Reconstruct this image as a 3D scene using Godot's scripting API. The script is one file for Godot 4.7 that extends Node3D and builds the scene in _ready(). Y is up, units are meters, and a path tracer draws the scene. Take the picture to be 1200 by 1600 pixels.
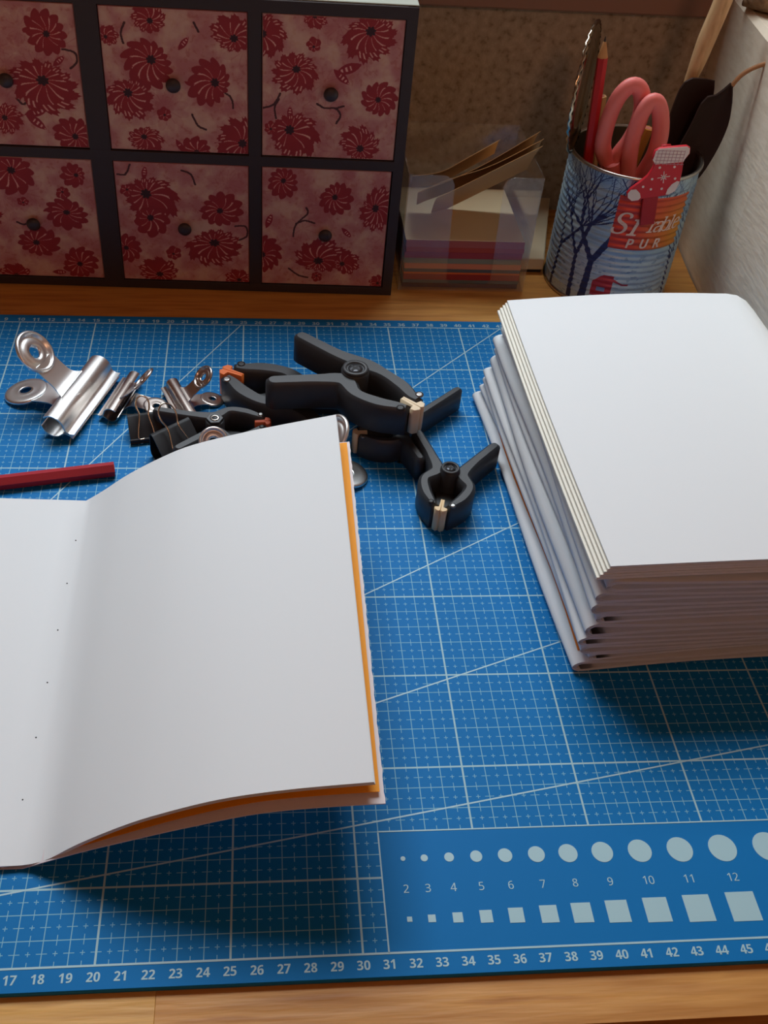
extends Node3D
# Desk coordinates used below: centimetres, X to the right along the cutting mat's ruler, Y away from the viewer, Z up from the mat's top.

var st: SurfaceTool
var xf := Transform3D()      # placement of a shape inside its thing, in desk centimetres
var org := Vector3.ZERO      # base of the thing being built, in desk centimetres
var cols: Dictionary = {}
var used: Dictionary = {}
var rng := RandomNumberGenerator.new()

func _ready():
	rng.seed = 7
	# ---- camera
	var cam := Camera3D.new()
	cam.name = "camera"
	cam.projection = Camera3D.PROJECTION_FRUSTUM
	cam.near = 0.02
	cam.far = 20.0
	cam.size = 0.02 * 1600.0 / 1577.84
	cam.frustum_offset = Vector2(51.06, -39.30) * 0.02 / 1577.84
	cam.transform = Transform3D(Basis(Vector3(0.99589, 0.06088, 0.06708), Vector3(-0.00004, 0.74082, -0.67170), Vector3(-0.09058, 0.66893, 0.73778)), Vector3(0.26087, 0.38748, 0.16328))
	add_child(cam)
	cam.current = true
	# ---- sky, exposure
	var env := Environment.new()
	env.background_mode = Environment.BG_SKY
	var sky := Sky.new()
	var sm := ProceduralSkyMaterial.new()
	sm.sky_top_color = Color(0.75, 0.85, 1.0)
	sm.sky_horizon_color = Color(0.82, 0.9, 1.0)
	sm.ground_bottom_color = Color(0.3, 0.3, 0.28)
	sm.ground_horizon_color = Color(0.5, 0.52, 0.52)
	sm.sky_energy_multiplier = 1.0
	sky.sky_material = sm
	env.sky = sky
	env.tonemap_mode = Environment.TONE_MAPPER_LINEAR
	env.tonemap_exposure = 1.0
	env.sdfgi_enabled = true
	env.ssao_enabled = true
	env.ssil_enabled = true
	var we := WorldEnvironment.new()
	we.name = "environment"
	we.environment = env
	add_child(we)
	# ---- daylight entering through the window above the desk
	var day := AreaLight3D.new()
	day.name = "window_daylight"
	day.area_size = Vector2(0.78, 0.50)
	day.light_color = Color(0.95, 0.982, 1.0)
	day.light_energy = 1.3
	day.area_range = 6.0
	day.area_attenuation = 2.0
	day.shadow_enabled = true
	day.transform = Transform3D(Basis(Vector3(1, 0, 0), Vector3(0, -0.524, -0.852), Vector3(0, 0.852, -0.524)).rotated(Vector3(0, 1, 0), 0.0), P(24, 87.6, 96.2))
	add_child(day)
	# ---- warm globe lamp of the room, behind the viewer
	lamp()
	room()
	desk()
	cutting_mat()
	chest()
	stack()
	booklet()
	card_holder()
	can_group()
	clips()
	clamps()
	small_things()

# ---------------------------------------------------------------- helpers
func P(x, y, z) -> Vector3:
	return Vector3(x * 0.01, z * 0.01, -y * 0.01)

func V(p: Vector3) -> Vector3:
	var q: Vector3 = xf * p - org
	return Vector3(q.x * 0.01, q.z * 0.01, -q.y * 0.01)

func start():
	st = SurfaceTool.new()
	st.begin(Mesh.PRIMITIVE_TRIANGLES)
	st.set_smooth_group(0)

func tri(a, b, c, ua = Vector2.ZERO, ub = Vector2.ZERO, uc = Vector2.ZERO):   # counter-clockwise seen from outside
	st.set_uv(ua); st.add_vertex(V(a))
	st.set_uv(uc); st.add_vertex(V(c))
	st.set_uv(ub); st.add_vertex(V(b))

func quad(a, b, c, d, ua = Vector2(0, 1), ub = Vector2(1, 1), uc = Vector2(1, 0), ud = Vector2(0, 0)):
	tri(a, b, c, ua, ub, uc)
	tri(a, c, d, ua, uc, ud)

func flat():
	st.set_smooth_group(-1)

func smooth(n = 0):
	st.set_smooth_group(n)

func loft(rings: Array, cap0 = true, cap1 = true, closed = true, uv = false):
	smooth(1)
	var n: int = rings[0].size()
	var m: int = n if closed else n - 1
	var k: int = rings.size()
	for i in k - 1:
		for j in m:
			var a = rings[i][j]
			var b = rings[i][(j + 1) % n]
			var c = rings[i + 1][(j + 1) % n]
			var d = rings[i + 1][j]
			if uv:
				var u0 := float(j) / m
				var u1 := float(j + 1) / m
				var v0 := 1.0 - float(i) / (k - 1)
				var v1 := 1.0 - float(i + 1) / (k - 1)
				quad(a, b, c, d, Vector2(u0, v0), Vector2(u1, v0), Vector2(u1, v1), Vector2(u0, v1))
			else:
				quad(a, b, c, d)
	flat()
	if cap0:
		fan(rings[0], true)
	if cap1:
		fan(rings[k - 1], false)

func fan(r: Array, back: bool):
	var c := Vector3.ZERO
	for p in r:
		c += p
	c /= r.size()
	for j in r.size():
		var a = r[j]
		var b = r[(j + 1) % r.size()]
		if back:
			tri(c, b, a)
		else:
			tri(c, a, b)

func inset(poly: Array, d: float) -> Array:
	var out := []
	var n := poly.size()
	for i in n:
		var e0: Vector2 = (poly[i] - poly[(i + n - 1) % n]).normalized()
		var e1: Vector2 = (poly[(i + 1) % n] - poly[i]).normalized()
		var nm: Vector2 = Vector2(-e0.y, e0.x) + Vector2(-e1.y, e1.x)
		nm = nm.normalized()
		var k: float = maxf(0.5, nm.dot(Vector2(-e0.y, e0.x)))
		out.append(poly[i] + nm * d / k)
	return out

func extr(poly: Array, z0: float, z1: float, bev := 0.0, faceted := false):   # poly counter-clockwise in x, y
	var inn: Array = inset(poly, bev) if bev > 0.0 else poly
	var levels := [[inn, z0], [poly, z0 + bev], [poly, z1 - bev], [inn, z1]] if bev > 0.0 else [[poly, z0], [poly, z1]]
	var n := poly.size()
	if faceted:
		flat()
	else:
		smooth(1)
	for i in levels.size() - 1:
		var z_a: float = levels[i][1]
		var z_b: float = levels[i + 1][1]
		for j in n:
			var p: Vector2 = levels[i][0][j]
			var q: Vector2 = levels[i][0][(j + 1) % n]
			var r: Vector2 = levels[i + 1][0][(j + 1) % n]
			var s: Vector2 = levels[i + 1][0][j]
			quad(Vector3(p.x, p.y, z_a), Vector3(q.x, q.y, z_a), Vector3(r.x, r.y, z_b), Vector3(s.x, s.y, z_b))
	flat()
	var idx := Geometry2D.triangulate_polygon(PackedVector2Array(inn))
	for t in range(0, idx.size(), 3):
		var a: Vector2 = inn[idx[t]]
		var b: Vector2 = inn[idx[t + 1]]
		var c: Vector2 = inn[idx[t + 2]]
		if (b - a).cross(c - a) < 0.0:
			var w := b
			b = c
			c = w
		tri(Vector3(a.x, a.y, z1), Vector3(b.x, b.y, z1), Vector3(c.x, c.y, z1))
		tri(Vector3(a.x, a.y, z0), Vector3(c.x, c.y, z0), Vector3(b.x, b.y, z0))

func rect(x0, y0, x1, y1) -> Array:
	return [Vector2(x0, y0), Vector2(x1, y0), Vector2(x1, y1), Vector2(x0, y1)]

func rrect(x0: float, y0: float, x1: float, y1: float, r: float, k := 4) -> Array:
	var out := []
	for c in [[x1 - r, y0 + r, -90], [x1 - r, y1 - r, 0], [x0 + r, y1 - r, 90], [x0 + r, y0 + r, 180]]:
		for i in k + 1:
			var a := deg_to_rad(c[2] + 90.0 * i / k)
			out.append(Vector2(c[0] + r * cos(a), c[1] + r * sin(a)))
	return out

func box(x0, y0, z0, x1, y1, z1, bev := 0.0):
	extr(rect(x0, y0, x1, y1), z0, z1, bev, true)

func ring(c: Vector3, ax: Vector3, ay: Vector3, n: int) -> Array:
	var out := []
	for i in n:
		var a := TAU * i / n
		out.append(c + ax * cos(a) + ay * sin(a))
	return out

func lathe(profile: Array, n := 32, cap0 := true, cap1 := true, uv := false):   # profile of Vector2(radius, z) upwards
	var rings := []
	for p in profile:
		rings.append(ring(Vector3(0, 0, p.y), Vector3(p.x, 0, 0), Vector3(0, p.x, 0), n))
	loft(rings, cap0, cap1, true, uv)

func tube(path: Array, r, n := 10, closed := false, flatten := Vector2.ONE):
	var rings := []
	var k := path.size()
	var up := Vector3.ZERO
	for i in k:
		var a: Vector3 = path[(i + k - 1) % k] if closed or i > 0 else path[0]
		var b: Vector3 = path[(i + 1) % k] if closed or i < k - 1 else path[k - 1]
		var t := (b - a).normalized()
		if up == Vector3.ZERO:
			up = t.cross(Vector3(0.31, 0.2, 0.93) if absf(t.z) < 0.9 else Vector3(0, 1, 0)).normalized()
		up = (up - t * up.dot(t)).normalized()
		var side := t.cross(up)
		var rr: float = r[i] if r is Array else r
		rings.append(ring(path[i], up * rr * flatten.x, side * rr * flatten.y, n))
	if closed:
		rings.append(rings[0])
	loft(rings, not closed, not closed)

func spline(pts: Array, sub := 6, closed := false) -> Array:   # Catmull-Rom through the points
	var out := []
	var n := pts.size()
	var last := n if closed else n - 1
	for i in last:
		var p0 = pts[(i - 1 + n) % n] if closed else pts[maxi(i - 1, 0)]
		var p1 = pts[i]
		var p2 = pts[(i + 1) % n]
		var p3 = pts[(i + 2) % n] if closed else pts[mini(i + 2, n - 1)]
		for s in sub:
			var t := float(s) / sub
			out.append(0.5 * (2.0 * p1 + (p2 - p0) * t + (2.0 * p0 - 5.0 * p1 + 4.0 * p2 - p3) * t * t + (3.0 * p1 - p0 - 3.0 * p2 + p3) * t * t * t))
	if not closed:
		out.append(pts[n - 1])
	return out

func sheet(rows: Array, t: float):   # rows[i][j]: middle of a thin sheet; thickness t
	var n := rows.size()
	var m: int = rows[0].size()
	var top := []
	var bot := []
	for i in n:
		var rt := []
		var rb := []
		for j in m:
			var du: Vector3 = rows[mini(i + 1, n - 1)][j] - rows[maxi(i - 1, 0)][j]
			var dv: Vector3 = rows[i][mini(j + 1, m - 1)] - rows[i][maxi(j - 1, 0)]
			var nm := du.cross(dv).normalized() * (t * 0.5)
			rt.append(rows[i][j] + nm)
			rb.append(rows[i][j] - nm)
		top.append(rt)
		bot.append(rb)
	smooth(1)
	for i in n - 1:
		for j in m - 1:
			quad(top[i][j], top[i + 1][j], top[i + 1][j + 1], top[i][j + 1])
	smooth(2)
	for i in n - 1:
		for j in m - 1:
			quad(bot[i][j], bot[i][j + 1], bot[i + 1][j + 1], bot[i + 1][j])
	flat()
	for i in n - 1:
		quad(bot[i][0], bot[i + 1][0], top[i + 1][0], top[i][0])
		quad(bot[i + 1][m - 1], bot[i][m - 1], top[i][m - 1], top[i + 1][m - 1])
	for j in m - 1:
		quad(bot[0][j + 1], bot[0][j], top[0][j], top[0][j + 1])
		quad(bot[n - 1][j], bot[n - 1][j + 1], top[n - 1][j + 1], top[n - 1][j])

func numbered(called: String) -> String:
	if not used.has(called):
		used[called] = 0
		return called
	used[called] += 1
	return "%s_%03d" % [called, used[called]]

func done(called: String, m: Material, parent: Node3D = null) -> MeshInstance3D:
	st.generate_normals()
	var o := MeshInstance3D.new()
	o.mesh = st.commit()
	o.mesh.surface_set_material(0, m)
	o.cast_shadow = GeometryInstance3D.SHADOW_CASTING_SETTING_ON
	xf = Transform3D()
	if parent:
		o.name = called
		parent.add_child(o, true)
	else:
		o.name = numbered(called)
		add_child(o)
		o.position = P(org.x, org.y, org.z)
	return o

func tag(o: Node3D, label: String, category: String, group := ""):
	o.set_meta("label", label)
	o.set_meta("category", category)
	if group:
		o.set_meta("group", group)

func thing(called: String, label: String, category: String, base: Vector3, group := "", turn := 0.0) -> Node3D:
	var o := Node3D.new()
	o.name = numbered(called)
	add_child(o)
	o.position = P(base.x, base.y, base.z)
	o.rotation.y = turn
	org = base
	tag(o, label, category, group)
	return o

func structure(o: Node3D):
	o.set_meta("kind", "structure")

func copy_of(src: Node3D, called: String, label: String, at: Vector3, turn: float, group := "") -> Node3D:
	var o: Node3D = src.duplicate()
	o.name = numbered(called)
	add_child(o)
	o.position = P(at.x, at.y, at.z)
	o.rotation = Vector3(0, turn, 0)
	o.scale = Vector3.ONE
	o.set_meta("label", label)
	if group:
		o.set_meta("group", group)
	return o

func mat(c: Color, rough := 0.6, metal := 0.0) -> StandardMaterial3D:
	var key := "%s/%s/%s" % [c, rough, metal]
	if not cols.has(key):
		var m := StandardMaterial3D.new()
		m.albedo_color = c
		m.roughness = rough
		m.metallic = metal
		cols[key] = m
	return cols[key]

func c8(r, g, b) -> Color:
	return Color(r / 255.0, g / 255.0, b / 255.0)

func noise_tex(freq: float, oct: int, size: int, sd: int, ramp: Gradient = null, normal := false) -> NoiseTexture2D:
	var fn := FastNoiseLite.new()
	fn.seed = sd
	fn.noise_type = FastNoiseLite.TYPE_SIMPLEX
	fn.frequency = freq
	fn.fractal_octaves = oct
	var t := NoiseTexture2D.new()
	t.width = size
	t.height = size
	t.seamless = true
	t.noise = fn
	if ramp:
		t.color_ramp = ramp
	if normal:
		t.as_normal_map = true
	return t

func grad(pairs: Array) -> Gradient:
	var g := Gradient.new()
	var off := PackedFloat32Array()
	var cc := PackedColorArray()
	for p in pairs:
		off.append(p[0])
		cc.append(p[1])
	g.offsets = off
	g.colors = cc
	return g

func noisy(pairs: Array, freq: float, oct: int, scale: Vector3, rough: float, sd: int, bump := 0.0, world := true) -> StandardMaterial3D:
	var m := StandardMaterial3D.new()
	m.albedo_texture = noise_tex(freq, oct, 512, sd, grad(pairs))
	m.uv1_triplanar = true
	m.uv1_world_triplanar = world
	m.uv1_scale = scale
	m.roughness = rough
	if bump > 0.0:
		m.heightmap_enabled = true
		m.heightmap_scale = bump
		m.heightmap_texture = noise_tex(freq * 1.5, oct, 512, sd + 1)
	return m

# ---------------------------------------------------------------- the room
func lamp():
	var t := thing("globe_lamp", "warm frosted globe lamp hanging in the room behind the viewer", "lamp", Vector3(35, -120, 105))
	org = Vector3.ZERO
	var glow := StandardMaterial3D.new()
	glow.albedo_color = c8(250, 220, 190)
	glow.emission_enabled = true
	glow.emission = Color(1.0, 0.72, 0.52)
	glow.emission_energy_multiplier = 0.8
	start()
	var prof := []
	for i in 17:
		var a := -PI * 0.5 + PI * i / 16.0
		prof.append(Vector2(maxf(0.02, 12.0 * cos(a)), 12.0 * sin(a)))
	lathe(prof, 32)
	done("lamp_globe", glow, t)
	start()
	tube([Vector3(0, 0, 11.8), Vector3(0, 0, 75)], 0.3, 8)
	done("cable", mat(c8(60, 55, 50), 0.6), t)
	var l := OmniLight3D.new()
	l.name = "lamp_light"
	l.light_color = Color(1.0, 0.74, 0.58)
	l.light_energy = 0.20
	l.light_size = 0.12
	l.omni_range = 8.0
	l.omni_attenuation = 2.0
	l.shadow_enabled = true
	l.position = Vector3(0, 0, -0.14)
	t.add_child(l)

func room():
	org = Vector3.ZERO
	var plaster := noisy([[0.0, c8(128, 112, 92)], [0.3, c8(172, 155, 132)], [0.6, c8(180, 163, 140)], [1.0, c8(194, 178, 156)]], 0.02, 5, Vector3(9, 9, 9), 0.95, 3, 0.05)
	var warm := mat(c8(176, 138, 112), 0.9)
	var rosy := mat(c8(158, 124, 108), 0.8)
	# low wall behind the desk, then the roof slope with the skylight opening in it
	start()
	box(-130, 62, -75, 170, 76, 36)
	box(-130, 76, -75, 170, 170, 50)
	structure(done("wall_back", plaster))
	start()
	box(-60, 61.3, 15.75, 62, 62.02, 30, 0.15)
	structure(done("trim_1", rosy))
	var slope := Transform3D(Basis(Vector3(1, 0, 0), Vector3(0, -0.852, 0.524), Vector3(0, 0.524, 0.852)), Vector3(0, 88.4, 97.6))
	start()
	for b in [[-130, -80, 170, -28], [-130, 28, 170, 375], [-130, -28, -17, 28], [65, -28, 170, 28]]:
		xf = slope
		box(b[0], b[1], 0, b[2], b[3], 8)
	structure(done("ceiling", warm))
	var win := Node3D.new()
	win.name = "window_1"
	add_child(win)
	structure(win)
	start()
	for b in [[-17, -28, 65, -25.5], [-17, 25.5, 65, 28], [-17, -25.5, -14.5, 25.5], [62.5, -25.5, 65, 25.5]]:
		xf = slope
		box(b[0], b[1], 2, b[2], b[3], 6, 0.2)
	done("window_frame", mat(c8(225, 222, 214), 0.5), win)
	var glass := mat(Color(0.9, 0.95, 1.0, 0.04), 0.02)
	glass.transparency = BaseMaterial3D.TRANSPARENCY_ALPHA
	start()
	xf = slope
	box(-14.6, -25.6, 3.8, 62.6, 25.6, 4.2)
	done("window_pane", glass, win)
	# low white wall on the right, with a ledge on top
	var white := noisy([[0.0, c8(232, 218, 194)], [0.5, c8(242, 230, 206)], [1.0, c8(246, 235, 214)]], 0.02, 4, Vector3(3, 12, 3), 0.85, 11, 0.015)
	start()
	extr([Vector2(59.3, 16), Vector2(100, 16), Vector2(100, 61.98), Vector2(60.9, 61.98), Vector2(59.6, 49.6), Vector2(59.3, 46)], -75, 17.75, 0.35, true)
	structure(done("wall_right", white))
	start()
	box(120, -230, -75, 130, 170, 285)
	structure(done("wall_east", warm))
	start()
	box(-140, -230, -75, -130, 170, 285)
	structure(done("wall_left", warm))
	start()
	box(-140, -240, -75, 130, -230, 285)
	structure(done("wall_front", warm))
	start()
	box(-140, -240, -85, 170, 170, -75)
	structure(done("floor", mat(c8(130, 85, 55), 0.6)))
	# pale board lying at the foot of the wall
	var bd := thing("board", "small cream board lying flat between card holder and tin can", "board", Vector3(46.9, 56, -0.3))
	start()
	extr([Vector2(45.95, 51.25), Vector2(47.75, 51.25), Vector2(50.4, 61.5), Vector2(45.95, 61.5)], 0.0, 1.0, 0.08, true)
	done("top_layer", mat(c8(205, 192, 160), 0.7), bd)
	start()
	extr([Vector2(46.0, 51.45), Vector2(47.7, 51.45), Vector2(50.3, 61.4), Vector2(46.0, 61.4)], -0.29, 0.0, 0.0, true)
	done("dark_base", mat(c8(40, 36, 36), 0.8), bd)

func desk():
	var d := thing("desk", "orange pine desk top of glued planks under the blue mat", "desk", Vector3(20, 30, -75))
	var ms := []
	for i in 4:
		var k: Array = [[214, 160, 82], [208, 150, 74], [220, 168, 88], [200, 140, 70]][i]
		ms.append(noisy([[0.0, c8(k[0] - 22, k[1] - 24, k[2] - 20)], [0.4, c8(k[0], k[1], k[2])], [0.7, c8(k[0] + 12, k[1] + 12, k[2] + 8)], [1.0, c8(k[0] - 20, k[1] - 22, k[2] - 16)]], 0.012, 4, Vector3(1.2, 14, 14), 0.5, 20 + i, 0.02))
	var y := -2.75
	var row := 0
	while y < 61.9:
		var y1: float = minf(y + 7.2, 61.95)
		if row == 0:
			y1 = 0.6
		var lim0: float = 59.2 + 0.105 * maxf(0.0, y - 47.0)
		var lim1: float = 59.2 + 0.105 * maxf(0.0, y1 - 47.0)
		var cuts: Array = [-62.0, -10.0 + 9.0 * (row % 3), 200.0]
		if row == 0:
			cuts = [-62.0, 22.3, 200.0]
		for s in 2:
			start()
			var xa: float = cuts[s] + 0.003
			var xb: float = cuts[s + 1] - 0.003
			extr([Vector2(xa, y + 0.003), Vector2(minf(xb, lim0), y + 0.003), Vector2(minf(xb, lim1), y1 - 0.003), Vector2(xa, y1 - 0.003)], -2.8, -0.3, 0.012, true)
			done("plank", ms[(row * 2 + s * 3) % 4], d)
		y = y1
		row += 1
	for q in [[-58, 0], [50, 0], [-58, 56], [50, 56]]:
		start()
		box(q[0], q[1], -75, q[0] + 3.5, q[1] + 3.5, -2.82, 0.2)
		done("leg", ms[1], d)

func label3d(parent: Node3D, called: String, s: String, size_cm: float, m: Material, t: Transform3D, bold := true, depth := 0.004, serif := false) -> MeshInstance3D:
	var f := SystemFont.new()
	f.font_names = PackedStringArray(["Droid Serif" if serif else "Droid Sans"])
	f.font_weight = 700 if bold else 400
	var tm := TextMesh.new()
	tm.text = s
	tm.font = f
	tm.font_size = 48
	tm.pixel_size = size_cm * 0.01 / 48.0
	tm.depth = depth * 0.01
	tm.curve_step = 1.5
	tm.material = m
	var o := MeshInstance3D.new()
	o.mesh = tm
	o.name = called
	o.transform = t
	parent.add_child(o, true)
	return o

func cutting_mat():
	var blue := c8(6, 116, 184)
	var pale := c8(168, 205, 214)
	var t := thing("cutting_mat", "blue self-healing cutting mat with pale centimetre grid on the desk", "cutting mat", Vector3(28, 21, -0.3))
	var bm: StandardMaterial3D = mat(blue, 0.6).duplicate()
	bm.metallic_specular = 0.3
	start()
	extr(rrect(-1.5, -0.9, 58.4, 43.92, 0.6), -0.3, -0.008, 0.04)
	done("mat_body", bm, t)
	# one 5 cm tile of the printed grid
	var n := 640
	var px := n / 5.0
	var im := Image.create(n, n, false, Image.FORMAT_RGB8)
	im.fill(blue)
	var thin := 5
	var thin_col := c8(132, 186, 208)
	for i in 11:
		var c := int(i * 0.5 * px) % n
		if i % 2 == 0:
			bar(im, c, thin, 0, n, thin_col)
			bar(im, c, thin, 0, n, thin_col, true)
		else:
			for j in 11:
				var half: float = 0.21 if j % 2 == 0 else 0.10
				var q := int(j * 0.5 * px)
				bar(im, c, 4, q - int(half * px), q + int(half * px), thin_col)
				bar(im, c, 4, q - int(half * px), q + int(half * px), thin_col, true)
	bar(im, 0, 11, 0, n, pale)
	bar(im, 0, 11, 0, n, pale, true)
	var gm := StandardMaterial3D.new()
	gm.albedo_texture = ImageTexture.create_from_image(im)
	gm.roughness = 0.6
	gm.metallic_specular = 0.3
	start()
	flat()
	for r in [[0, 0, 31, 43], [31, 5, 57, 43]]:
		quad(Vector3(r[0], r[1], 0), Vector3(r[2], r[1], 0), Vector3(r[2], r[3], 0), Vector3(r[0], r[3], 0), guv(r[0], r[1]), guv(r[2], r[1]), guv(r[2], r[3]), guv(r[0], r[3]))
	done("grid_print", gm, t)
	var pm := mat(pale, 0.5)
	start()
	box(-0.04, -0.04, -0.01, 57.04, 0.04, 0.004)
	box(-0.04, 42.96, -0.01, 57.04, 43.04, 0.004)
	box(56.96, 0, -0.01, 57.04, 43, 0.004)
	box(30.97, 0, -0.01, 31.03, 5, 0.004)
	box(30.97, 4.97, -0.01, 57.04, 5.03, 0.004)
	done("frame_line", pm, t)
	for a in [10.0, 20.0, 30.0, 45.0, 60.0]:
		var c := cos(deg_to_rad(a))
		var s := sin(deg_to_rad(a))
		var l: float = minf(57.0 / c, 43.0 / s)
		start()
		xf = Transform3D(Basis(Vector3(c, s, 0), Vector3(-s, c, 0), Vector3(0, 0, 1)), Vector3.ZERO)
		box(0, -0.035, -0.005, l, 0.035, 0.004)
		done("angle_line", pm, t)
	var lay := Basis(Vector3(1, 0, 0), Vector3(0, 0, -1), Vector3(0, 1, 0))
	for x in range(0, 58):
		label3d(t, "ruler_number", str(x), 0.44, pm, Transform3D(lay, P(x - org.x, -0.42, 0.3)  + Vector3(0, 0, org.y * 0.01)))
		if x < 44:
			label3d(t, "ruler_number", str(x), 0.40, pm, Transform3D(lay, P(x - org.x, 43.32, 0.3) + Vector3(0, 0, org.y * 0.01)))
	var xs := [31.93, 32.81, 33.84, 34.97, 36.18, 37.5, 38.84, 40.3, 41.91, 43.64, 45.5, 47.5, 49.6, 51.8, 54.1]
	for i in xs.size():
		var d := 0.1 * (i + 2)
		start()
		extr(circle(Vector2(xs[i], 3.78), d * 0.5, 28), -0.01, 0.004)
		done("circle_mark", pm, t)
		start()
		box(xs[i] - d * 0.5, 1.27 - d * 0.5, -0.01, xs[i] + d * 0.5, 1.27 + d * 0.5, 0.004)
		done("square_mark", pm, t)
		label3d(t, "size_number", str(i + 2), 0.46, pm, Transform3D(lay, P(xs[i] - org.x, 2.5, 0.3) + Vector3(0, 0, org.y * 0.01)), false)

func circle(c: Vector2, r: float, n: int) -> Array:
	var out := []
	for i in n:
		out.append(c + Vector2(cos(TAU * i / n), sin(TAU * i / n)) * r)
	return out

func guv(x, y) -> Vector2:
	return Vector2(x / 5.0, -(y - 3.0) / 5.0)

func bar(im: Image, c: int, w: int, a: int, b: int, col: Color, across := false):   # wraps round the tile
	var n := im.get_width()
	for s in [-n, 0, n]:
		for q in [-n, 0, n]:
			var r := Rect2i(c + s - w / 2, a + q, w, b - a)
			if across:
				r = Rect2i(a + q, c + s - w / 2, b - a, w)
			r = r.intersection(Rect2i(0, 0, n, n))
			if r.size.x > 0 and r.size.y > 0:
				im.fill_rect(r, col)

# ---------------------------------------------------------------- chest of drawers with flowered paper
func flower(im: Image, u: float, v: float, r: float, dir: float, fanned: float, petals: int, squash := 1.0, ornate := true):
	var n := im.get_width()
	var red := c8(160, 44, 50)
	var vein := c8(224, 172, 156)
	var dark := c8(58, 30, 36)
	var tone := c8(120, 30, 40)
	var cx := u * n
	var cy := v * n
	var rr := r * n
	for y in range(maxi(0, int(cy - rr * 1.05)), mini(n, int(cy + rr * 1.05))):
		for x in range(maxi(0, int(cx - rr * 1.3)), mini(n, int(cx + rr * 1.3))):
			var dx := (x - cx) / squash
			var dy := y - cy
			var d := sqrt(dx * dx + dy * dy) / rr
			if d > 1.02:
				continue
			var a := atan2(dy, dx)
			var reach := (1.0 - fanned * 0.5 * (1.0 - cos(a - deg_to_rad(dir))))
			var turned := a + 0.22 * sin(d * 4.0 + u * 30.0)
			var w := (turned / TAU + 0.5) * petals
			var pid := floorf(w)
			var jit := 0.82 + 0.18 * absf(sin(pid * 12.9898 + u * 78.2 + v * 37.7))
			var f := absf(w - pid - 0.5) * 2.0      # 0 in the middle of a petal, 1 between petals
			var edge := reach * jit * (1.0 - 0.20 * pow(f, 1.6) - (0.07 * absf(sin(w * PI * 4.0)) if ornate else 0.02))
			if d > edge:
				continue
			var q := d / maxf(edge, 0.01)
			var col := red.lerp(tone, 0.35 * clampf(q - 0.3, 0.0, 1.0))
			var spread_f := f - 0.05 * (1.0 - q)
			if d < 0.09 + 0.05 * absf(sin(turned * 3.5)):
				col = dark
			elif spread_f > 0.80 and q > 0.18 and q < 0.82 and sin(pid * 7.3 + u * 11.0) > -0.75:
				col = vein
			elif ornate and q > 0.72 and q < 0.9 and f < 0.62 and absf(f - 0.34) < 0.13 and sin(pid * 5.1) > -0.3:
				col = vein
			im.set_pixel(x, y, col)

func stroke(im: Image, pts: Array, w: int, col: Color):
	var n := im.get_width()
	var sp := spline(pts, 14)
	for p in sp:
		im.fill_rect(Rect2i(int(p.x * n) - w / 2, int(p.y * n) - w / 2, w, w).intersection(Rect2i(0, 0, n, n)), col)

func ghost(im: Image, u: float, v: float, r: float, petals: int):   # paler print of the same blossoms behind
	var n := im.get_width()
	for y in range(maxi(0, int((v - r) * n)), mini(n, int((v + r) * n))):
		for x in range(maxi(0, int((u - r) * n)), mini(n, int((u + r) * n))):
			var d := Vector2(x - u * n, y - v * n) / (r * n)
			var w := (d.angle() / TAU + 0.5) * petals
			var f := absf(w - floorf(w) - 0.5) * 2.0
			if d.length() < 0.95 - 0.3 * f * f:
				im.set_pixel(x, y, im.get_pixel(x, y).lerp(c8(176, 90, 98), 0.16 if f < 0.85 else 0.42))

func leaf(im: Image, u: float, v: float, l: float, deg: float):
	var n := im.get_width()
	var c := Vector2(cos(deg_to_rad(deg)), sin(deg_to_rad(deg)))
	var h := int(l * n)
	for y in range(maxi(0, int(v * n) - h), mini(n, int(v * n) + h)):
		for x in range(maxi(0, int(u * n) - h), mini(n, int(u * n) + h)):
			var p := Vector2(x - u * n, y - v * n) / (l * n)
			var a := p.dot(c)
			var b := p.dot(Vector2(-c.y, c.x))
			if absf(a) < 0.98 and absf(b) < 0.36 * (1.0 - a * a):
				var e := absf(b) / (0.36 * (1.0 - a * a))
				im.set_pixel(x, y, c8(226, 176, 164) if (e < 0.45 and absf(sin(a * 9.0)) > 0.75 and a > -0.2) else c8(150, 40, 52))

func flowered(sd: int, flowers: Array, leaves: Array, stems: Array) -> StandardMaterial3D:
	var n := 320
	var im := Image.create(n, n, false, Image.FORMAT_RGB8)
	var fa := FastNoiseLite.new()
	fa.seed = sd
	fa.frequency = 0.011
	fa.fractal_octaves = 4
	var fb := FastNoiseLite.new()
	fb.seed = sd + 50
	fb.frequency = 0.05
	for y in n:
		for x in n:
			var a := clampf(fa.get_noise_2d(x, y) * 1.3 + 0.5, 0.0, 1.0)
			var b := fb.get_noise_2d(x, y)
			var c := c8(214, 178, 158).lerp(c8(190, 124, 122), a)
			if b > 0.28 and a > 0.4:
				c = c.lerp(c8(172, 88, 96), 0.45)
			im.set_pixel(x, y, c.lerp(c8(200, 140, 108), clampf(b * 0.5, 0.0, 1.0)))
	var gr := RandomNumberGenerator.new()
	gr.seed = sd
	for k in 7:
		ghost(im, gr.randf(), gr.randf(), gr.randf_range(0.10, 0.2), gr.randi_range(8, 12))
	for s in stems:
		stroke(im, s, 4, c8(74, 38, 38))
	for l in leaves:
		leaf(im, l[0], l[1], l[2], l[3])
	for f in flowers:
		flower(im, f[0], f[1], f[2], f[3], f[4], f[5], f[6], f[7])
	var m := StandardMaterial3D.new()
	m.albedo_texture = ImageTexture.create_from_image(im)
	m.roughness = 0.7
	return m

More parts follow.
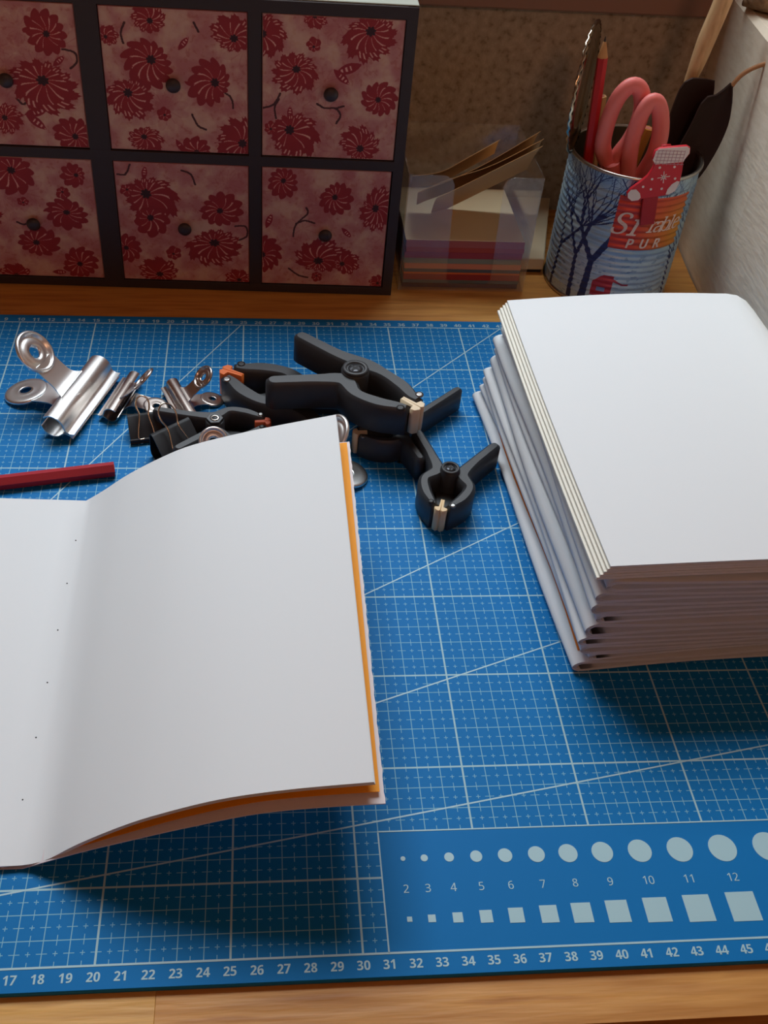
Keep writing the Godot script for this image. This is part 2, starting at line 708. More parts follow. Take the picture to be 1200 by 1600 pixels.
func chest():
	var a := -0.026     # turned a little against the mat
	var t := thing("chest_of_drawers", "black chest of six small drawers covered with red flowered paper", "drawer chest", Vector3(35.69, 47.65, -0.3), "", a)
	org = Vector3.ZERO
	var black := mat(c8(54, 44, 44), 0.6)
	var dz := 0.0
	start()
	box(-30.3, 0, dz, 0, 0.5, 0.62, 0.03)
	box(-30.3, 0, 19.25, 0, 0.5, 20.0, 0.03)
	box(-30.3, 0, 9.55, 0, 0.5, 10.25, 0.03)
	for x in [[-30.3, -29.55], [-20.62, -19.28], [-10.3, -9.5], [-0.68, 0.0]]:
		box(x[0], 0.003, dz, x[1], 0.5, 20.0, 0.03)
	box(-30.3, 0.5, dz, 0, 13.3, 0.5)
	box(-30.3, 0.5, 0.5, -29.7, 13.3, 19.5)
	box(-0.6, 0.5, 0.5, 0, 13.3, 19.5)
	box(-29.7, 12.9, 0.5, -0.6, 13.3, 19.5)
	box(-30.3, 0.5, 19.5, 0, 13.3, 19.95)
	done("case", black, t)
	start()
	box(-30.3, 0.12, 20.0, 0.0, 13.3, 20.1, 0.03)
	done("top_panel", mat(c8(158, 162, 148), 0.6), t)
	var D := 90.0
	var full := true
	var F := [
		[[[0.76, 0.08, 0.25, D, 0.5, 13, 1.1, true], [0.24, 0.36, 0.19, D, 0.35, 12, 1.25, true], [0.85, 0.55, 0.16, -60.0, 0.15, 12, 1.0, false], [0.74, 0.92, 0.21, -D, 0.5, 13, 1.05, true], [0.2, 0.8, 0.27, 50.0, 0.5, 12, 1.0, true], [0.0, 0.13, 0.19, 0.0, 0.2, 11, 1.0, true], [0.36, 0.2, 0.07, -D, 0.4, 6, 1.0, false], [0.06, 0.8, 0.07, -D, 0.3, 7, 1.0, false], [0.36, 0.0, 0.1, D, 0.4, 9, 1.2, true]],
			[[0.62, 0.34, 0.1, 160.0], [0.57, 0.4, 0.08, 40.0], [0.2, 0.68, 0.06, -90.0]], [[Vector2(0.0, 0.65), Vector2(0.08, 0.62), Vector2(0.13, 0.54)], [Vector2(0.1, 0.72), Vector2(0.09, 0.64), Vector2(0.12, 0.58)], [Vector2(0.4, 0.6), Vector2(0.46, 0.63), Vector2(0.54, 0.63), Vector2(0.58, 0.68), Vector2(0.55, 0.74)], [Vector2(0.54, 0.63), Vector2(0.6, 0.61)]]],
		[[[0.16, 0.1, 0.16, 80.0, 0.3, 12, 1.0, false], [0.57, 0.22, 0.19, 60.0, 0.3, 12, 0.9, false], [0.9, 0.3, 0.26, 20.0, 0.35, 13, 0.8, true], [0.46, 0.78, 0.24, -80.0, 0.5, 12, 1.25, true], [0.66, 0.8, 0.16, -20.0, 0.5, 9, 1.0, true], [0.0, 0.74, 0.2, 0.0, 0.1, 13, 0.85, false], [0.45, 0.92, 0.06, D, 0.3, 6, 1.0, false], [0.97, 0.97, 0.1, -D, 0.3, 9, 1.0, true]],
			[[0.68, 0.52, 0.06, 45.0], [0.05, 0.44, 0.07, -70.0]], [[Vector2(0.25, 0.57), Vector2(0.27, 0.47), Vector2(0.36, 0.37), Vector2(0.35, 0.32)], [Vector2(0.27, 0.46), Vector2(0.34, 0.43), Vector2(0.42, 0.45)], [Vector2(0.22, 0.86), Vector2(0.3, 0.92), Vector2(0.38, 0.94)]]],
		[[[0.34, 0.08, 0.15, -D, 0.4, 10, 1.1, true], [0.33, 0.34, 0.24, 130.0, 0.45, 13, 1.05, false], [0.77, 0.48, 0.24, 180.0, 0.5, 13, 0.95, false], [0.15, 0.58, 0.24, 85.0, 0.5, 12, 1.0, true], [0.24, 0.9, 0.15, 80.0, 0.4, 11, 1.2, true], [0.96, 0.92, 0.24, -140.0, 0.5, 12, 1.0, true], [0.91, 0.17, 0.2, -100.0, 0.5, 11, 1.1, true], [0.62, 1.0, 0.13, -D, 0.4, 10, 1.2, false], [0.4, 0.73, 0.07, -D, 0.3, 6, 1.0, false], [0.03, 0.2, 0.1, -30.0, 0.5, 8, 1.0, true]],
			[[0.56, 0.22, 0.06, -50.0], [0.5, 0.96, 0.06, 60.0]], [[Vector2(0.6, 0.72), Vector2(0.64, 0.8), Vector2(0.7, 0.83)], [Vector2(0.15, 0.24), Vector2(0.14, 0.17), Vector2(0.17, 0.1)], [Vector2(0.78, 0.52), Vector2(0.88, 0.58), Vector2(0.9, 0.66)], [Vector2(0.64, 0.08), Vector2(0.67, 0.14)]]],
		[[[0.22, 0.25, 0.3, 50.0, 0.5, 13, 1.0, true], [0.78, 0.37, 0.18, -40.0, 0.15, 12, 1.1, false], [0.73, 0.65, 0.24, D, 0.45, 13, 1.3, true], [0.24, 0.45, 0.2, 60.0, 0.5, 9, 1.0, false], [0.03, 0.72, 0.15, 10.0, 0.2, 11, 1.0, false], [0.28, 0.95, 0.17, -D, 0.4, 11, 1.3, true], [0.08, 0.22, 0.07, D, 0.3, 6, 1.0, false], [0.4, 0.76, 0.08, -D, 0.3, 6, 1.0, false], [0.92, 0.98, 0.12, -D, 0.3, 9, 1.2, true]],
			[[0.22, 0.08, 0.06, -80.0]], [[Vector2(0.9, 0.5), Vector2(0.98, 0.5), Vector2(0.99, 0.58), Vector2(0.93, 0.62)], [Vector2(0.5, 0.05), Vector2(0.57, 0.08), Vector2(0.6, 0.16)], [Vector2(0.02, 0.1), Vector2(0.08, 0.1), Vector2(0.12, 0.02)]]],
		[[[0.8, 0.2, 0.18, -100.0, 0.15, 12, 1.0, false], [0.73, 0.52, 0.27, D, 0.4, 13, 1.25, true], [0.91, 0.92, 0.18, -120.0, 0.15, 12, 1.0, false], [0.42, 0.8, 0.16, 30.0, 0.4, 12, 1.0, true], [0.15, 0.3, 0.2, D, 0.4, 12, 1.0, true], [0.12, 0.8, 0.17, -D, 0.3, 12, 1.0, false]],
			[[0.65, 0.75, 0.09, -15.0], [0.64, 0.82, 0.09, 40.0], [0.86, 0.38, 0.06, -40.0]], [[Vector2(0.9, 0.3), Vector2(0.98, 0.32), Vector2(0.99, 0.38), Vector2(0.94, 0.43)], [Vector2(0.53, 0.66), Vector2(0.57, 0.7), Vector2(0.61, 0.67)]]],
		[[[0.4, 0.1, 0.22, 80.0, 0.4, 12, 1.1, false], [0.88, 0.12, 0.13, 170.0, 0.4, 10, 1.0, false], [0.77, 0.43, 0.16, D, 0.2, 12, 1.3, false], [0.5, 0.7, 0.17, -20.0, 0.25, 12, 1.2, false], [0.82, 0.88, 0.17, -60.0, 0.15, 12, 1.0, false], [0.76, 0.26, 0.07, D, 0.3, 6, 1.0, false], [0.45, 0.36, 0.05, -D, 0.3, 6, 1.2, false], [0.3, 1.0, 0.12, -D, 0.3, 9, 1.4, true], [0.12, 0.45, 0.18, 0.0, 0.3, 12, 1.0, true]],
			[[0.65, 0.96, 0.06, 0.0]], [[Vector2(0.5, 0.66), Vector2(0.5, 0.58), Vector2(0.52, 0.52)], [Vector2(0.38, 0.53), Vector2(0.43, 0.55), Vector2(0.47, 0.53)]]],
	]
	var spots := [[-9.45, 10.28, -0.72, 19.22, -5.09, 14.61], [-9.45, 0.65, -0.75, 9.5, -5.03, 4.77], [-19.25, 10.3, -10.33, 19.2, -14.98, 14.72], [-19.25, 0.65, -10.33, 9.5, -14.74, 4.88], [-29.52, 10.3, -20.66, 19.2, -25.25, 14.57], [-29.52, 0.65, -20.66, 9.5, -25.0, 4.85]]
	var looks := ["", "", "", "", "", ""]
	var knob_m := mat(c8(58, 44, 44), 0.45)
	for i in 6:
		var s: Array = spots[i]
		start()
		var bev := 0.05
		flat()
		quad(Vector3(s[0] + bev, 0.1, s[1] + bev), Vector3(s[2] - bev, 0.1, s[1] + bev), Vector3(s[2] - bev, 0.1, s[3] - bev), Vector3(s[0] + bev, 0.1, s[3] - bev))
		for e in [[0, 1], [1, 2], [2, 3], [3, 0]]:
			var c := [Vector3(s[0], 0, s[1]), Vector3(s[2], 0, s[1]), Vector3(s[2], 0, s[3]), Vector3(s[0], 0, s[3])]
			var q := [Vector3(s[0] + bev, 0, s[1] + bev), Vector3(s[2] - bev, 0, s[1] + bev), Vector3(s[2] - bev, 0, s[3] - bev), Vector3(s[0] + bev, 0, s[3] - bev)]
			quad(c[e[0]] + Vector3(0, 0.16, 0), c[e[1]] + Vector3(0, 0.16, 0), q[e[1]] + Vector3(0, 0.1, 0), q[e[0]] + Vector3(0, 0.1, 0), Vector2.ZERO, Vector2.ZERO, Vector2.ZERO, Vector2.ZERO)
			quad(c[e[0]] + Vector3(0, 0.6, 0), c[e[1]] + Vector3(0, 0.6, 0), c[e[1]] + Vector3(0, 0.16, 0), c[e[0]] + Vector3(0, 0.16, 0), Vector2.ZERO, Vector2.ZERO, Vector2.ZERO, Vector2.ZERO)
		var dr := done("drawer", flowered(100 + i * 7, F[i][0], F[i][1], F[i][2]), t)
		start()
		xf = Transform3D(Basis(Vector3(1, 0, 0), Vector3(0, 0, 1), Vector3(0, -1, 0)), Vector3(s[4], 0.1, s[5]))
		lathe([Vector2(0.2, 0.0), Vector2(0.22, 0.1), Vector2(0.42, 0.2), Vector2(0.47, 0.32), Vector2(0.4, 0.45), Vector2(0.22, 0.53), Vector2(0.03, 0.55)], 20)
		done("knob", knob_m, dr)

# ---------------------------------------------------------------- paper
func white_paper() -> StandardMaterial3D:
	return mat(c8(228, 233, 235), 0.75)

func signature(t: Node3D, h: float, width: float, length: float, n: int, open: float, sd: int, skew: float, name_out := "folded_sheet"):
	# folded sheets lying one inside another: fold at x = 0, free edges at x = width, cut ends at y = 0 and y = length
	var r2 := RandomNumberGenerator.new()
	r2.seed = sd
	var ph := r2.randf() * 6.0
	for k in n:
		var lo := 0.02 + k * h * 0.25 / n
		var hi := h - lo + 0.01
		var x0 := 0.0 + k * 0.06
		var rad := (hi - lo) * 0.5
		var nose := 0.35 + 0.25 * r2.randf()
		var rows := []
		var ny := 8
		for i in ny + 1:
			var y := length * i / ny
			var wob := 0.10 * sin(ph + i * 0.75) + skew * (float(i) / ny - 0.5)
			var row := []
			for s in 11:      # lower leaf, from the free edge to the fold
				var x: float = lerpf(width - 0.05 * k, nose, s / 10.0)
				row.append(Vector3(x + wob, y, zbend(lo, h, x, width, open * -0.5, k, n)))
			for s in range(1, 8):
				var a := PI * 0.5 + PI * s / 8.0
				row.append(Vector3(x0 + nose + wob + cos(a) * (nose - 0.02), y, (lo + hi) * 0.5 - sin(a) * rad))
			for s in 11:
				var x: float = lerpf(nose, width - 0.05 * k, s / 10.0)
				row.append(Vector3(x + wob, y, zbend(hi, h, x, width, open * 0.5, k, n)))
			rows.append(row)
		start()
		sheet(rows, 0.022)
		done(name_out, white_paper(), t)

func zbend(z: float, h: float, x: float, w: float, open: float, k: int, n: int) -> float:
	return z - open * [0.21, 0.20, 0.19, 0.18][mini(k, 3)] * sin(clampf((x - 0.6) / (w * 0.75), 0.0, 1.0) * PI)

func stack():
	# loose folded sections piled up on the right, folds to the left
	var turn := deg_to_rad(4.0)
	var base := Vector3(41.12, 13.05, 0.0)
	var dirx := Vector3(cos(turn), sin(turn), 0)
	# height of the underside, thickness, how far the fold lies to the right at the near and at the far end
	var looks := [
		[0.00, 0.72, 0.00, 0.00, 1.3, "lowest folded section of the tall pile, lying on the mat"],
		[0.80, 0.50, 0.75, 0.45, 0.9, "thin folded section just above the orange sheet in the tall pile"],
		[1.32, 0.62, 0.05, 0.45, 1.2, "third folded white section from the bottom of the tall pile"],
		[1.96, 0.62, -0.10, 0.50, 0.8, "fourth folded white section from the bottom of the tall pile"],
		[2.60, 0.93, -0.08, 0.65, 2.2, "thick rounded fifth folded section from the bottom of the tall pile"],
		[3.55, 0.62, 0.30, 0.85, 1.0, "sixth folded white section from the bottom of the tall pile, set back"],
		[4.19, 0.80, 0.05, 0.78, 2.0, "seventh folded white section from the bottom of the tall pile"],
		[5.01, 0.70, 0.05, 1.10, 1.5, "eighth folded white section from the bottom of the tall pile"],
		[5.73, 0.68, 0.25, 1.45, 1.1, "ninth folded section from the bottom, right under the cream edged sections"],
	]
	for i in looks.size():
		var q: Array = looks[i]
		var t := thing("folded_section", q[5], "paper section", base + dirx * q[2] + Vector3(0, 0, q[0]), "folded paper sections in the tall pile", turn - atan((q[3] - q[2]) / 21.8))
		org = Vector3.ZERO
		signature(t, q[1], 14.4 - q[2], 21.7, 4, q[4], 40 + i, 0.0)
	# the orange sheet on the lowest section
	var os := thing("orange_sheet", "orange sheet whose edge shows near the bottom of the tall pile", "paper", base + Vector3(0, 0, 0.74), "", turn)
	org = Vector3.ZERO
	var rows := []
	for i in 9:
		var row := []
		for j in 5:
			var y := 0.7 + 20.4 * i / 8.0
			row.append(Vector3(lerpf(0.40 + 0.35 * i / 8.0 + 0.12 * sin(i * 0.9), 14.0, j / 4.0), y, 0.012))
		rows.append(row)
	start()
	sheet(rows, 0.03)
	done("sheet", mat(c8(236, 128, 40), 0.7), os)
	# top sections with crisp folded edges; the pages arch and droop at the right
	var tops := [[6.46, 0.0, 0.00, "lowest of the crisp cream edged sections on top of the tall pile"], [6.62, 0.13, 0.02, "second cream edged section from below on top of the tall pile"], [6.78, 0.27, 0.05, "third cream edged section from below on top of the tall pile"], [6.94, 0.40, 0.06, "fourth cream edged section from below on top of the tall pile"], [7.10, 0.50, 0.08, "topmost white section of the tall pile, its blank page arching at right"]]
	var turn2 := deg_to_rad(1.6)
	for i in tops.size():
		var q: Array = tops[i]
		var b := base + Vector3(q[1] - 0.2, 0.1, 0)
		var t := thing("crisp_section", q[3], "paper section", b + Vector3(0, 0, q[0]), "cream edged sections on top of the tall pile", turn2)
		org = Vector3.ZERO
		for k in 2:
			var rws := []
			for iy in 13:
				var v := iy / 12.0
				var row := []
				for ix in 25:
					var u := ix / 24.0
					var x: float = u * (17.6 - q[1])
					var droop := -2.4 * pow(maxf(0.0, (x + q[1] - 14.1) / 3.0), 2.0)
					var arch := 0.55 * sin(minf(1.0, x / 13.0) * PI * 0.62) * (0.35 + 0.65 * v)
					row.append(Vector3(x - 0.12 * sin(v * PI), 21.75 * v + q[2], 0.04 + k * 0.078 + arch + droop * (0.45 + 0.55 * v)))
				rws.append(row)
			start()
			flip_sheet(rws, 0.066)
			done("folded_sheet", white_paper() if i == 4 and k == 1 else mat(c8(236, 234, 222), 0.75), t)

func flip_sheet(rows: Array, t: float):   # rows run along +y, points along +x: reorder so that the upper side faces up
	var turned := []
	for j in rows[0].size():
		var r := []
		for i in rows.size():
			r.append(rows[i][j])
		turned.append(r)
	sheet(turned, t)

func along(front: Array, back: Array, y0: float, y1: float, nx: int, ny: int, dz := 0.0, cut := 1.0, rag := 0.0) -> Array:
	# a page between its front and its back edge; each edge is a list of Vector3
	var f := resample(front, nx, cut)
	var b := resample(back, nx, cut)
	var rows := []
	for i in nx:
		var r := []
		for j in ny:
			var v := j / float(ny - 1)
			var p: Vector3 = f[i].lerp(b[i], v)
			p.y = lerpf(y0, y1, v)
			p.z += dz * minf(1.0, i / (nx * 0.15))
			if rag > 0.0 and i == nx - 1:
				p.x += rag * (sin(v * 210.0) * 0.5 + sin(v * 97.0 + 1.0) * 0.5)
			r.append(p)
		rows.append(r)
	return rows

func resample(pts: Array, n: int, cut: float) -> Array:
	var sp := spline(pts, 8)
	var acc := [0.0]
	for i in range(1, sp.size()):
		acc.append(acc[i - 1] + sp[i].distance_to(sp[i - 1]))
	var out := []
	var k := 0
	for i in n:
		var s: float = acc[-1] * cut * i / (n - 1)
		while k < sp.size() - 2 and acc[k + 1] < s:
			k += 1
		out.append(sp[k].lerp(sp[k + 1], (s - acc[k]) / maxf(acc[k + 1] - acc[k], 1e-6)))
	return out

func booklet():
	var t := thing("open_booklet", "open blank white booklet with orange endpaper and torn-edged cover, lifted at right", "booklet", Vector3(16.7, 14, 0))
	var paper := white_paper()
	var pf := [Vector3(16.75, 3.90, -0.05), Vector3(17.68, 3.90, 0.56), Vector3(19.05, 3.90, 1.72), Vector3(20.62, 3.90, 2.83), Vector3(22.12, 3.90, 3.68), Vector3(24.54, 3.90, 4.68), Vector3(27.14, 3.90, 5.25), Vector3(30.33, 3.90, 5.62)]
	var pb := [Vector3(16.61, 25.00, 0.08), Vector3(17.56, 25.00, 0.93), Vector3(19.04, 25.00, 2.15), Vector3(20.82, 25.00, 3.33), Vector3(22.54, 25.00, 4.23), Vector3(25.24, 25.00, 5.11), Vector3(27.57, 25.00, 5.73), Vector3(30.05, 25.00, 6.34)]
	pf[0] = Vector3(16.72, 3.9, 0.24)
	pb[0] = Vector3(16.62, 25.0, 0.24)
	var cf := [Vector3(19.04, 3.60, 1.29), Vector3(21.07, 3.60, 2.24), Vector3(23.55, 3.60, 3.33), Vector3(25.96, 3.60, 4.12), Vector3(28.35, 3.60, 4.45), Vector3(30.80, 3.60, 4.59)]
	cf.insert(0, Vector3(16.75, 3.6, 0.04))
	var cb := [Vector3(16.66, 24.6, 0.04), Vector3(19.2, 24.6, 1.35), Vector3(21.3, 24.6, 2.35), Vector3(23.8, 24.6, 3.35), Vector3(26.2, 24.6, 4.12), Vector3(28.6, 24.6, 4.55), Vector3(30.82, 24.6, 4.84)]
	# leaves: the upper one carries on over the fold to the flat left page
	for k in 6:
		var g: int = [0, 0, 1, 1, 2, 2][k]
		var rows := along(pf, pb, 3.9 + 0.01 * k, 25.0 - 0.13 * g, 34, 14, -0.05 * k, 1.0)
		if k > 0:
			for i in rows.size():
				for j in rows[i].size():
					rows[i][j].x += 0.03 * g * i / 33.0
		var left := []
		for i in 14:
			var r := []
			for j in 14:
				var v := j / 13.0
				var x := 1.9 + (16.68 - 1.9) * i / 14.0
				var rise: float = 0.24 - 0.03 * k + 0.30 * sin((16.7 - x) / 14.8 * 2.2)
				r.append(Vector3(x + 0.02 * v, lerpf(3.86, 25.0 - 0.02 * k, v), rise))
			left.append(r)
		start()
		sheet(left + rows, 0.024)
		done("leaf", paper, t)
	start()
	var orf := []
	var orb := []
	for i in cf.size():
		var q := float(i) / (cf.size() - 1)
		if i == 0:
			continue
		orf.append(cf[i] + Vector3(-0.19 * q, 0.34, 0.03 + 0.16 * q))
		orb.append(cb[i] + Vector3(-0.17 * q, -0.32, 0.03 + 0.16 * q))
	sheet(along(orf, orb, 4.0, 24.32, 24, 8), 0.03)
	done("orange_endpaper", mat(c8(248, 162, 24), 0.7), t)
	start()
	var cov := along(cf, cb, 3.6, 24.6, 24, 90, 0.0, 1.0, 0.025)
	for i in 24:      # flush with the leaves at the fold
		for j in 90:
			cov[i][j].y += 0.27 * maxf(0.0, 1.0 - i / 12.0) * (1.0 - j / 89.0)
	var lc := []
	for i in 8:
		var r := []
		for j in 90:
			r.append(Vector3(1.7 + (16.7 - 1.7) * i / 8.0, lerpf(3.87, 24.75, j / 89.0), 0.03))
		lc.append(r)
	sheet(lc + cov, 0.045)
	done("cover", mat(c8(228, 222, 224), 0.8), t)
	for p in [[16.47, 21.92], [16.44, 18.88], [16.42, 15.85], [16.40, 12.75], [16.36, 9.8], [16.3, 6.78]]:
		start()
		extr(circle(Vector2(p[0], p[1]), 0.035, 10), 0.24, 0.278)
		done("stitch_hole", mat(c8(40, 40, 44), 0.9), t)

# ---------------------------------------------------------------- card holder
func card_holder():
	var t := thing("card_holder", "clear plastic note box with notched front between chest and tin can", "note box", Vector3(41, 53, -0.3))
	var pl := StandardMaterial3D.new()
	pl.albedo_color = Color(0.84, 0.82, 0.80, 0.045)
	pl.roughness = 0.12
	pl.transparency = BaseMaterial3D.TRANSPARENCY_ALPHA
	var up := Basis(Vector3(1, 0, 0), Vector3(0, 0, 1), Vector3(0, -1, 0))
	start()
	xf = Transform3D(up, Vector3(0, 48.55, 0))
	extr([Vector2(36.3, -0.28), Vector2(45.72, -0.28), Vector2(45.72, 8.7), Vector2(43.6, 8.7), Vector2(43.15, 8.5), Vector2(42.95, 8.05), Vector2(43.1, 0.7), Vector2(42.8, 0.3), Vector2(40.1, 0.3), Vector2(39.8, 0.7), Vector2(39.5, 8.05), Vector2(39.25, 8.5), Vector2(38.8, 8.7), Vector2(36.3, 8.7)], 0, 0.1, 0.02)
	done("front_panel", pl, t)
	start()
	xf = Transform3D(up, Vector3(0, 57.6, 0))
	extr([Vector2(36.3, -0.28), Vector2(45.72, -0.28), Vector2(45.72, 8.7), Vector2(36.3, 8.7)], 0, 0.1, 0.02)
	done("back_panel", pl, t)
	for x in [36.25, 45.63]:
		start()
		xf = Transform3D(Basis(Vector3(0, 1, 0), Vector3(0, 0, 1), Vector3(1, 0, 0)), Vector3(x, 0, 0))
		extr([Vector2(48.56, -0.28), Vector2(57.48, -0.28), Vector2(57.48, 8.7), Vector2(48.56, 8.7)], 0, 0.1, 0.02)
		done("side_panel", pl, t)
	start()
	box(36.4, 48.6, -0.28, 45.6, 57.4, -0.2)
	done("bottom_panel", pl, t)
	# note paper, one colour on another
	var lay := [[-0.19, 0.16, 80, 44, 46], [0.16, 0.42, 96, 104, 98], [0.42, 0.92, 150, 48, 44], [0.92, 1.06, 214, 104, 52], [1.06, 1.34, 84, 92, 100], [1.34, 1.78, 204, 132, 104], [1.78, 2.2, 128, 138, 128], [2.2, 2.7, 150, 60, 76], [2.7, 3.1, 168, 72, 66], [3.1, 3.62, 168, 92, 92], [3.62, 3.7, 226, 208, 168]]
	var nb := thing("note_paper", "block of coloured note sheets with a cream top inside the clear box", "note paper", Vector3(41, 53, -0.19))
	for i in lay.size():
		var q: Array = lay[i]
		var j := rng.randf_range(-0.06, 0.06)
		start()
		box(36.62 + j, 48.75 + absf(j), q[0], 45.3 + j, 57.1, q[1] - 0.005, 0.015)
		done("paper_layer", mat(c8(q[2], q[3], q[4]), 0.85), nb)
	# brown paper cards lying askew across the top
	var kraft := mat(c8(206, 164, 112), 0.8)
	var kr := [
		["kraft_card", "upper brown paper card curling up in the clear box, shorter than the others", [Vector3(36.75, 50.00, 7.92), Vector3(38.74, 50.00, 8.30), Vector3(40.41, 50.00, 9.33), Vector3(42.53, 50.00, 10.73)], 3.2, -2.4],
		["kraft_card", "longest brown paper card reaching highest towards the tin can", [Vector3(37.49, 49.70, 7.03), Vector3(39.22, 49.70, 7.75), Vector3(41.74, 49.70, 9.14), Vector3(45.13, 49.70, 11.52)], 3.2, -2.5],
		["kraft_card", "middle brown paper card close under the longest one", [Vector3(37.14, 49.40, 6.98), Vector3(39.15, 49.40, 7.99), Vector3(42.13, 49.40, 9.15), Vector3(45.37, 49.40, 11.12)], 3.0, -2.4],
		["kraft_card", "lowest brown paper card sloping down into the clear box", [Vector3(38.49, 49.10, 6.78), Vector3(40.05, 49.10, 7.64), Vector3(42.54, 49.10, 9.11), Vector3(45.29, 49.10, 10.75)], 4.5, -3.7],
	]
	for q in kr:
		var f: Array = resample(q[2], 14, 1.0)
		var o := thing(q[0], q[1], "paper card", f[0], "brown paper cards in the clear box")
		var rows := []
		for i in 14:
			var r := []
			for j in 6:
				var v := j / 5.0
				r.append(f[i] + Vector3(0.5 * v, q[3] * v, q[4] * v + 0.3 * sin(v * PI)))
			rows.append(r)
		start()
		sheet(rows, 0.035)
		done("card", kraft, o)

# ---------------------------------------------------------------- the tin can and what stands in it
func can_uv(ang: float) -> float:
	return fposmod((ang + 291.6) / 360.0, 1.0)

func branch(im: Image, p: Vector2, deg: float, l: float, w: float, depth: int, col: Color):
	var q := p + Vector2(cos(deg_to_rad(deg)), -sin(deg_to_rad(deg))) * l
	var n := int(l / 1.5) + 2
	for i in n:
		var c := p.lerp(q, float(i) / n)
		var ww := maxi(1, int(lerpf(w, w * 0.7, float(i) / n)))
		im.fill_rect(Rect2i(int(c.x) - ww / 2, int(c.y) - ww / 2, ww, ww).intersection(Rect2i(Vector2i.ZERO, im.get_size())), col)
	if depth > 0:
		for k in (3 if depth > 3 else 2):
			branch(im, q, deg + rng.randf_range(8, 32) * (1 if k == 0 else -1) + (rng.randf_range(-6, 6) if k == 2 else 0.0), l * rng.randf_range(0.68, 0.86), w * 0.6, depth - 1, col)

func can_group():
	var cx := 52.45
	var cy := 50.5
	var R := 4.6
	var H := 10.0
	var t := thing("tin_can", "ribbed tin can printed with a blue winter tree and a red syrup label", "tin can", Vector3(cx, cy, -0.3))
	org = Vector3.ZERO
	# print: snow, trees, cabin, red and gold panel
	var w := 1024
	var h := 384
	var im := Image.create(w, h, false, Image.FORMAT_RGB8)
	var fn := FastNoiseLite.new()
	fn.seed = 5
	fn.frequency = 0.008
	fn.fractal_octaves = 4
	var fs := FastNoiseLite.new()
	fs.seed = 15
	fs.frequency = 0.03
	for y in h:
		for x in w:
			var a := clampf(fn.get_noise_2d(x, y * 2.0) * 1.1 + 0.45, 0.0, 1.0)
			var c := c8(186, 212, 220).lerp(c8(146, 180, 208), a)
			if y > h * 0.55:
				c = c.lerp(c8(196, 214, 228), 0.45)
				if fs.get_noise_2d(x, y * 2.4) > 0.32:
					c = c.lerp(c8(104, 134, 176), 0.5)
			im.set_pixel(x, y, c)
	var navy := c8(44, 58, 106)
	rng.seed = 21
	for tr in [[-128.0, 9.0, 88.0, 26.0], [-141.0, 6.0, 92.0, 17.0], [-168.0, 5.0, 85.0, 14.0], [-40.0, 5.0, 97.0, 12.0], [40.0, 8.0, 90.0, 22.0], [110.0, 7.0, 90.0, 18.0]]:
		var p := Vector2(can_uv(tr[0]) * w, h - 1)
		branch(im, p, tr[2], h * 0.34, tr[3] * 0.8, 5, navy)
	var pa := int(can_uv(-115.0) * w)
	var pb := int(can_uv(-46.0) * w)
	for y in range(int(h * 0.12), int(h * 0.52)):
		for x in range(pa, pb):
			var s := float(x - pa) / (pb - pa)
			var v := float(y) / h
			var c := c8(216, 70, 58)
			var g := clampf((s - 0.25) * 1.6, 0.0, 1.0) * clampf(1.3 - absf(v - 0.38) * 3.6, 0.0, 1.0)
			c = c.lerp(c8(224, 150, 52), g)
			im.set_pixel(x, y, c)
	# cabin and sleigh
	var ca := int(can_uv(-119.0) * w)
	im.fill_rect(Rect2i(ca - 4, int(h * 0.80), 52, 44), c8(176, 48, 66))
	for i in 26:
		im.fill_rect(Rect2i(ca - 4 + i, int(h * 0.80) - i, 52 - i, 2), c8(186, 54, 70))
	im.fill_rect(Rect2i(ca + 10, int(h * 0.84), 22, 12), c8(120, 150, 196))
	for i in 44:
		im.fill_rect(Rect2i(int(can_uv(-104.0) * w) + i, int(h * 0.76) + mini(i / 2, 14), 3, 6), c8(170, 52, 74))
	var lm := StandardMaterial3D.new()
	lm.albedo_texture = ImageTexture.create_from_image(im)
	lm.roughness = 0.38
	lm.metallic = 0.25
	var steel := mat(c8(196, 192, 182), 0.28, 1.0)
	var prof := []
	for i in 121:
		var z := 0.25 + (H - 0.1) * i / 120.0
		var am := 0.055 if z > 0.9 and z < H - 0.7 else 0.0
		prof.append(Vector2(R - 0.06 + am * sin(z * TAU / 0.46), z))
	start()
	# the texture's left edge lies at -291.6 degrees
	xf = Transform3D(Basis(Vector3(0, 0, 1), deg_to_rad(-291.6)), Vector3.ZERO)
	lathe(prof, 96, false, false, true)
	var body := done("printed_wall", lm, t)
	start()
	lathe([Vector2(R - 0.3, 0.0), Vector2(R + 0.02, 0.02), Vector2(R + 0.05, 0.2), Vector2(R - 0.04, 0.3)], 64, true, false)
	done("bottom_rim", steel, t)
	start()
	var ri := []
	for i in 13:
		var a := TAU * i / 12.0
		ri.append(Vector2(R - 0.04 + 0.13 * cos(a), H + 0.22 - 0.13 * sin(a)))
	ri.reverse()
	lathe(ri, 64, false, false)
	done("top_rim", steel, t)
	start()
	var pin := []
	for i in 13:
		pin.append(Vector2(R - 0.16, H + 0.2 - (H - 0.2) * i / 12.0))
	lathe(pin, 64, false, true)
	done("inner_wall", mat(c8(150, 140, 122), 0.35, 0.9), t)
	# lettering printed on the panel
	var lw := mat(c8(240, 214, 196), 0.6)
	letters(t, "PUR", R, 5.55, 0.98, -97.0, 12.5, lw, true, 0.15)
	letters(t, "Si", R, 6.95, 2.3, -108.0, 12.5, lw, false, 0.3)
	letters(t, "rable", R, 6.95, 1.5, -80.0, 6.4, lw, false, 0.3)
	# opened lid standing up at the left of the rim
	var n := 40
	start()
	var ldir := Vector3(0.91, -0.41, 0.03).normalized()
	var lu := Vector3(0, 0, 1)
	lu = (lu - ldir * lu.dot(ldir)).normalized()
	var ls := lu.cross(ldir).normalized()
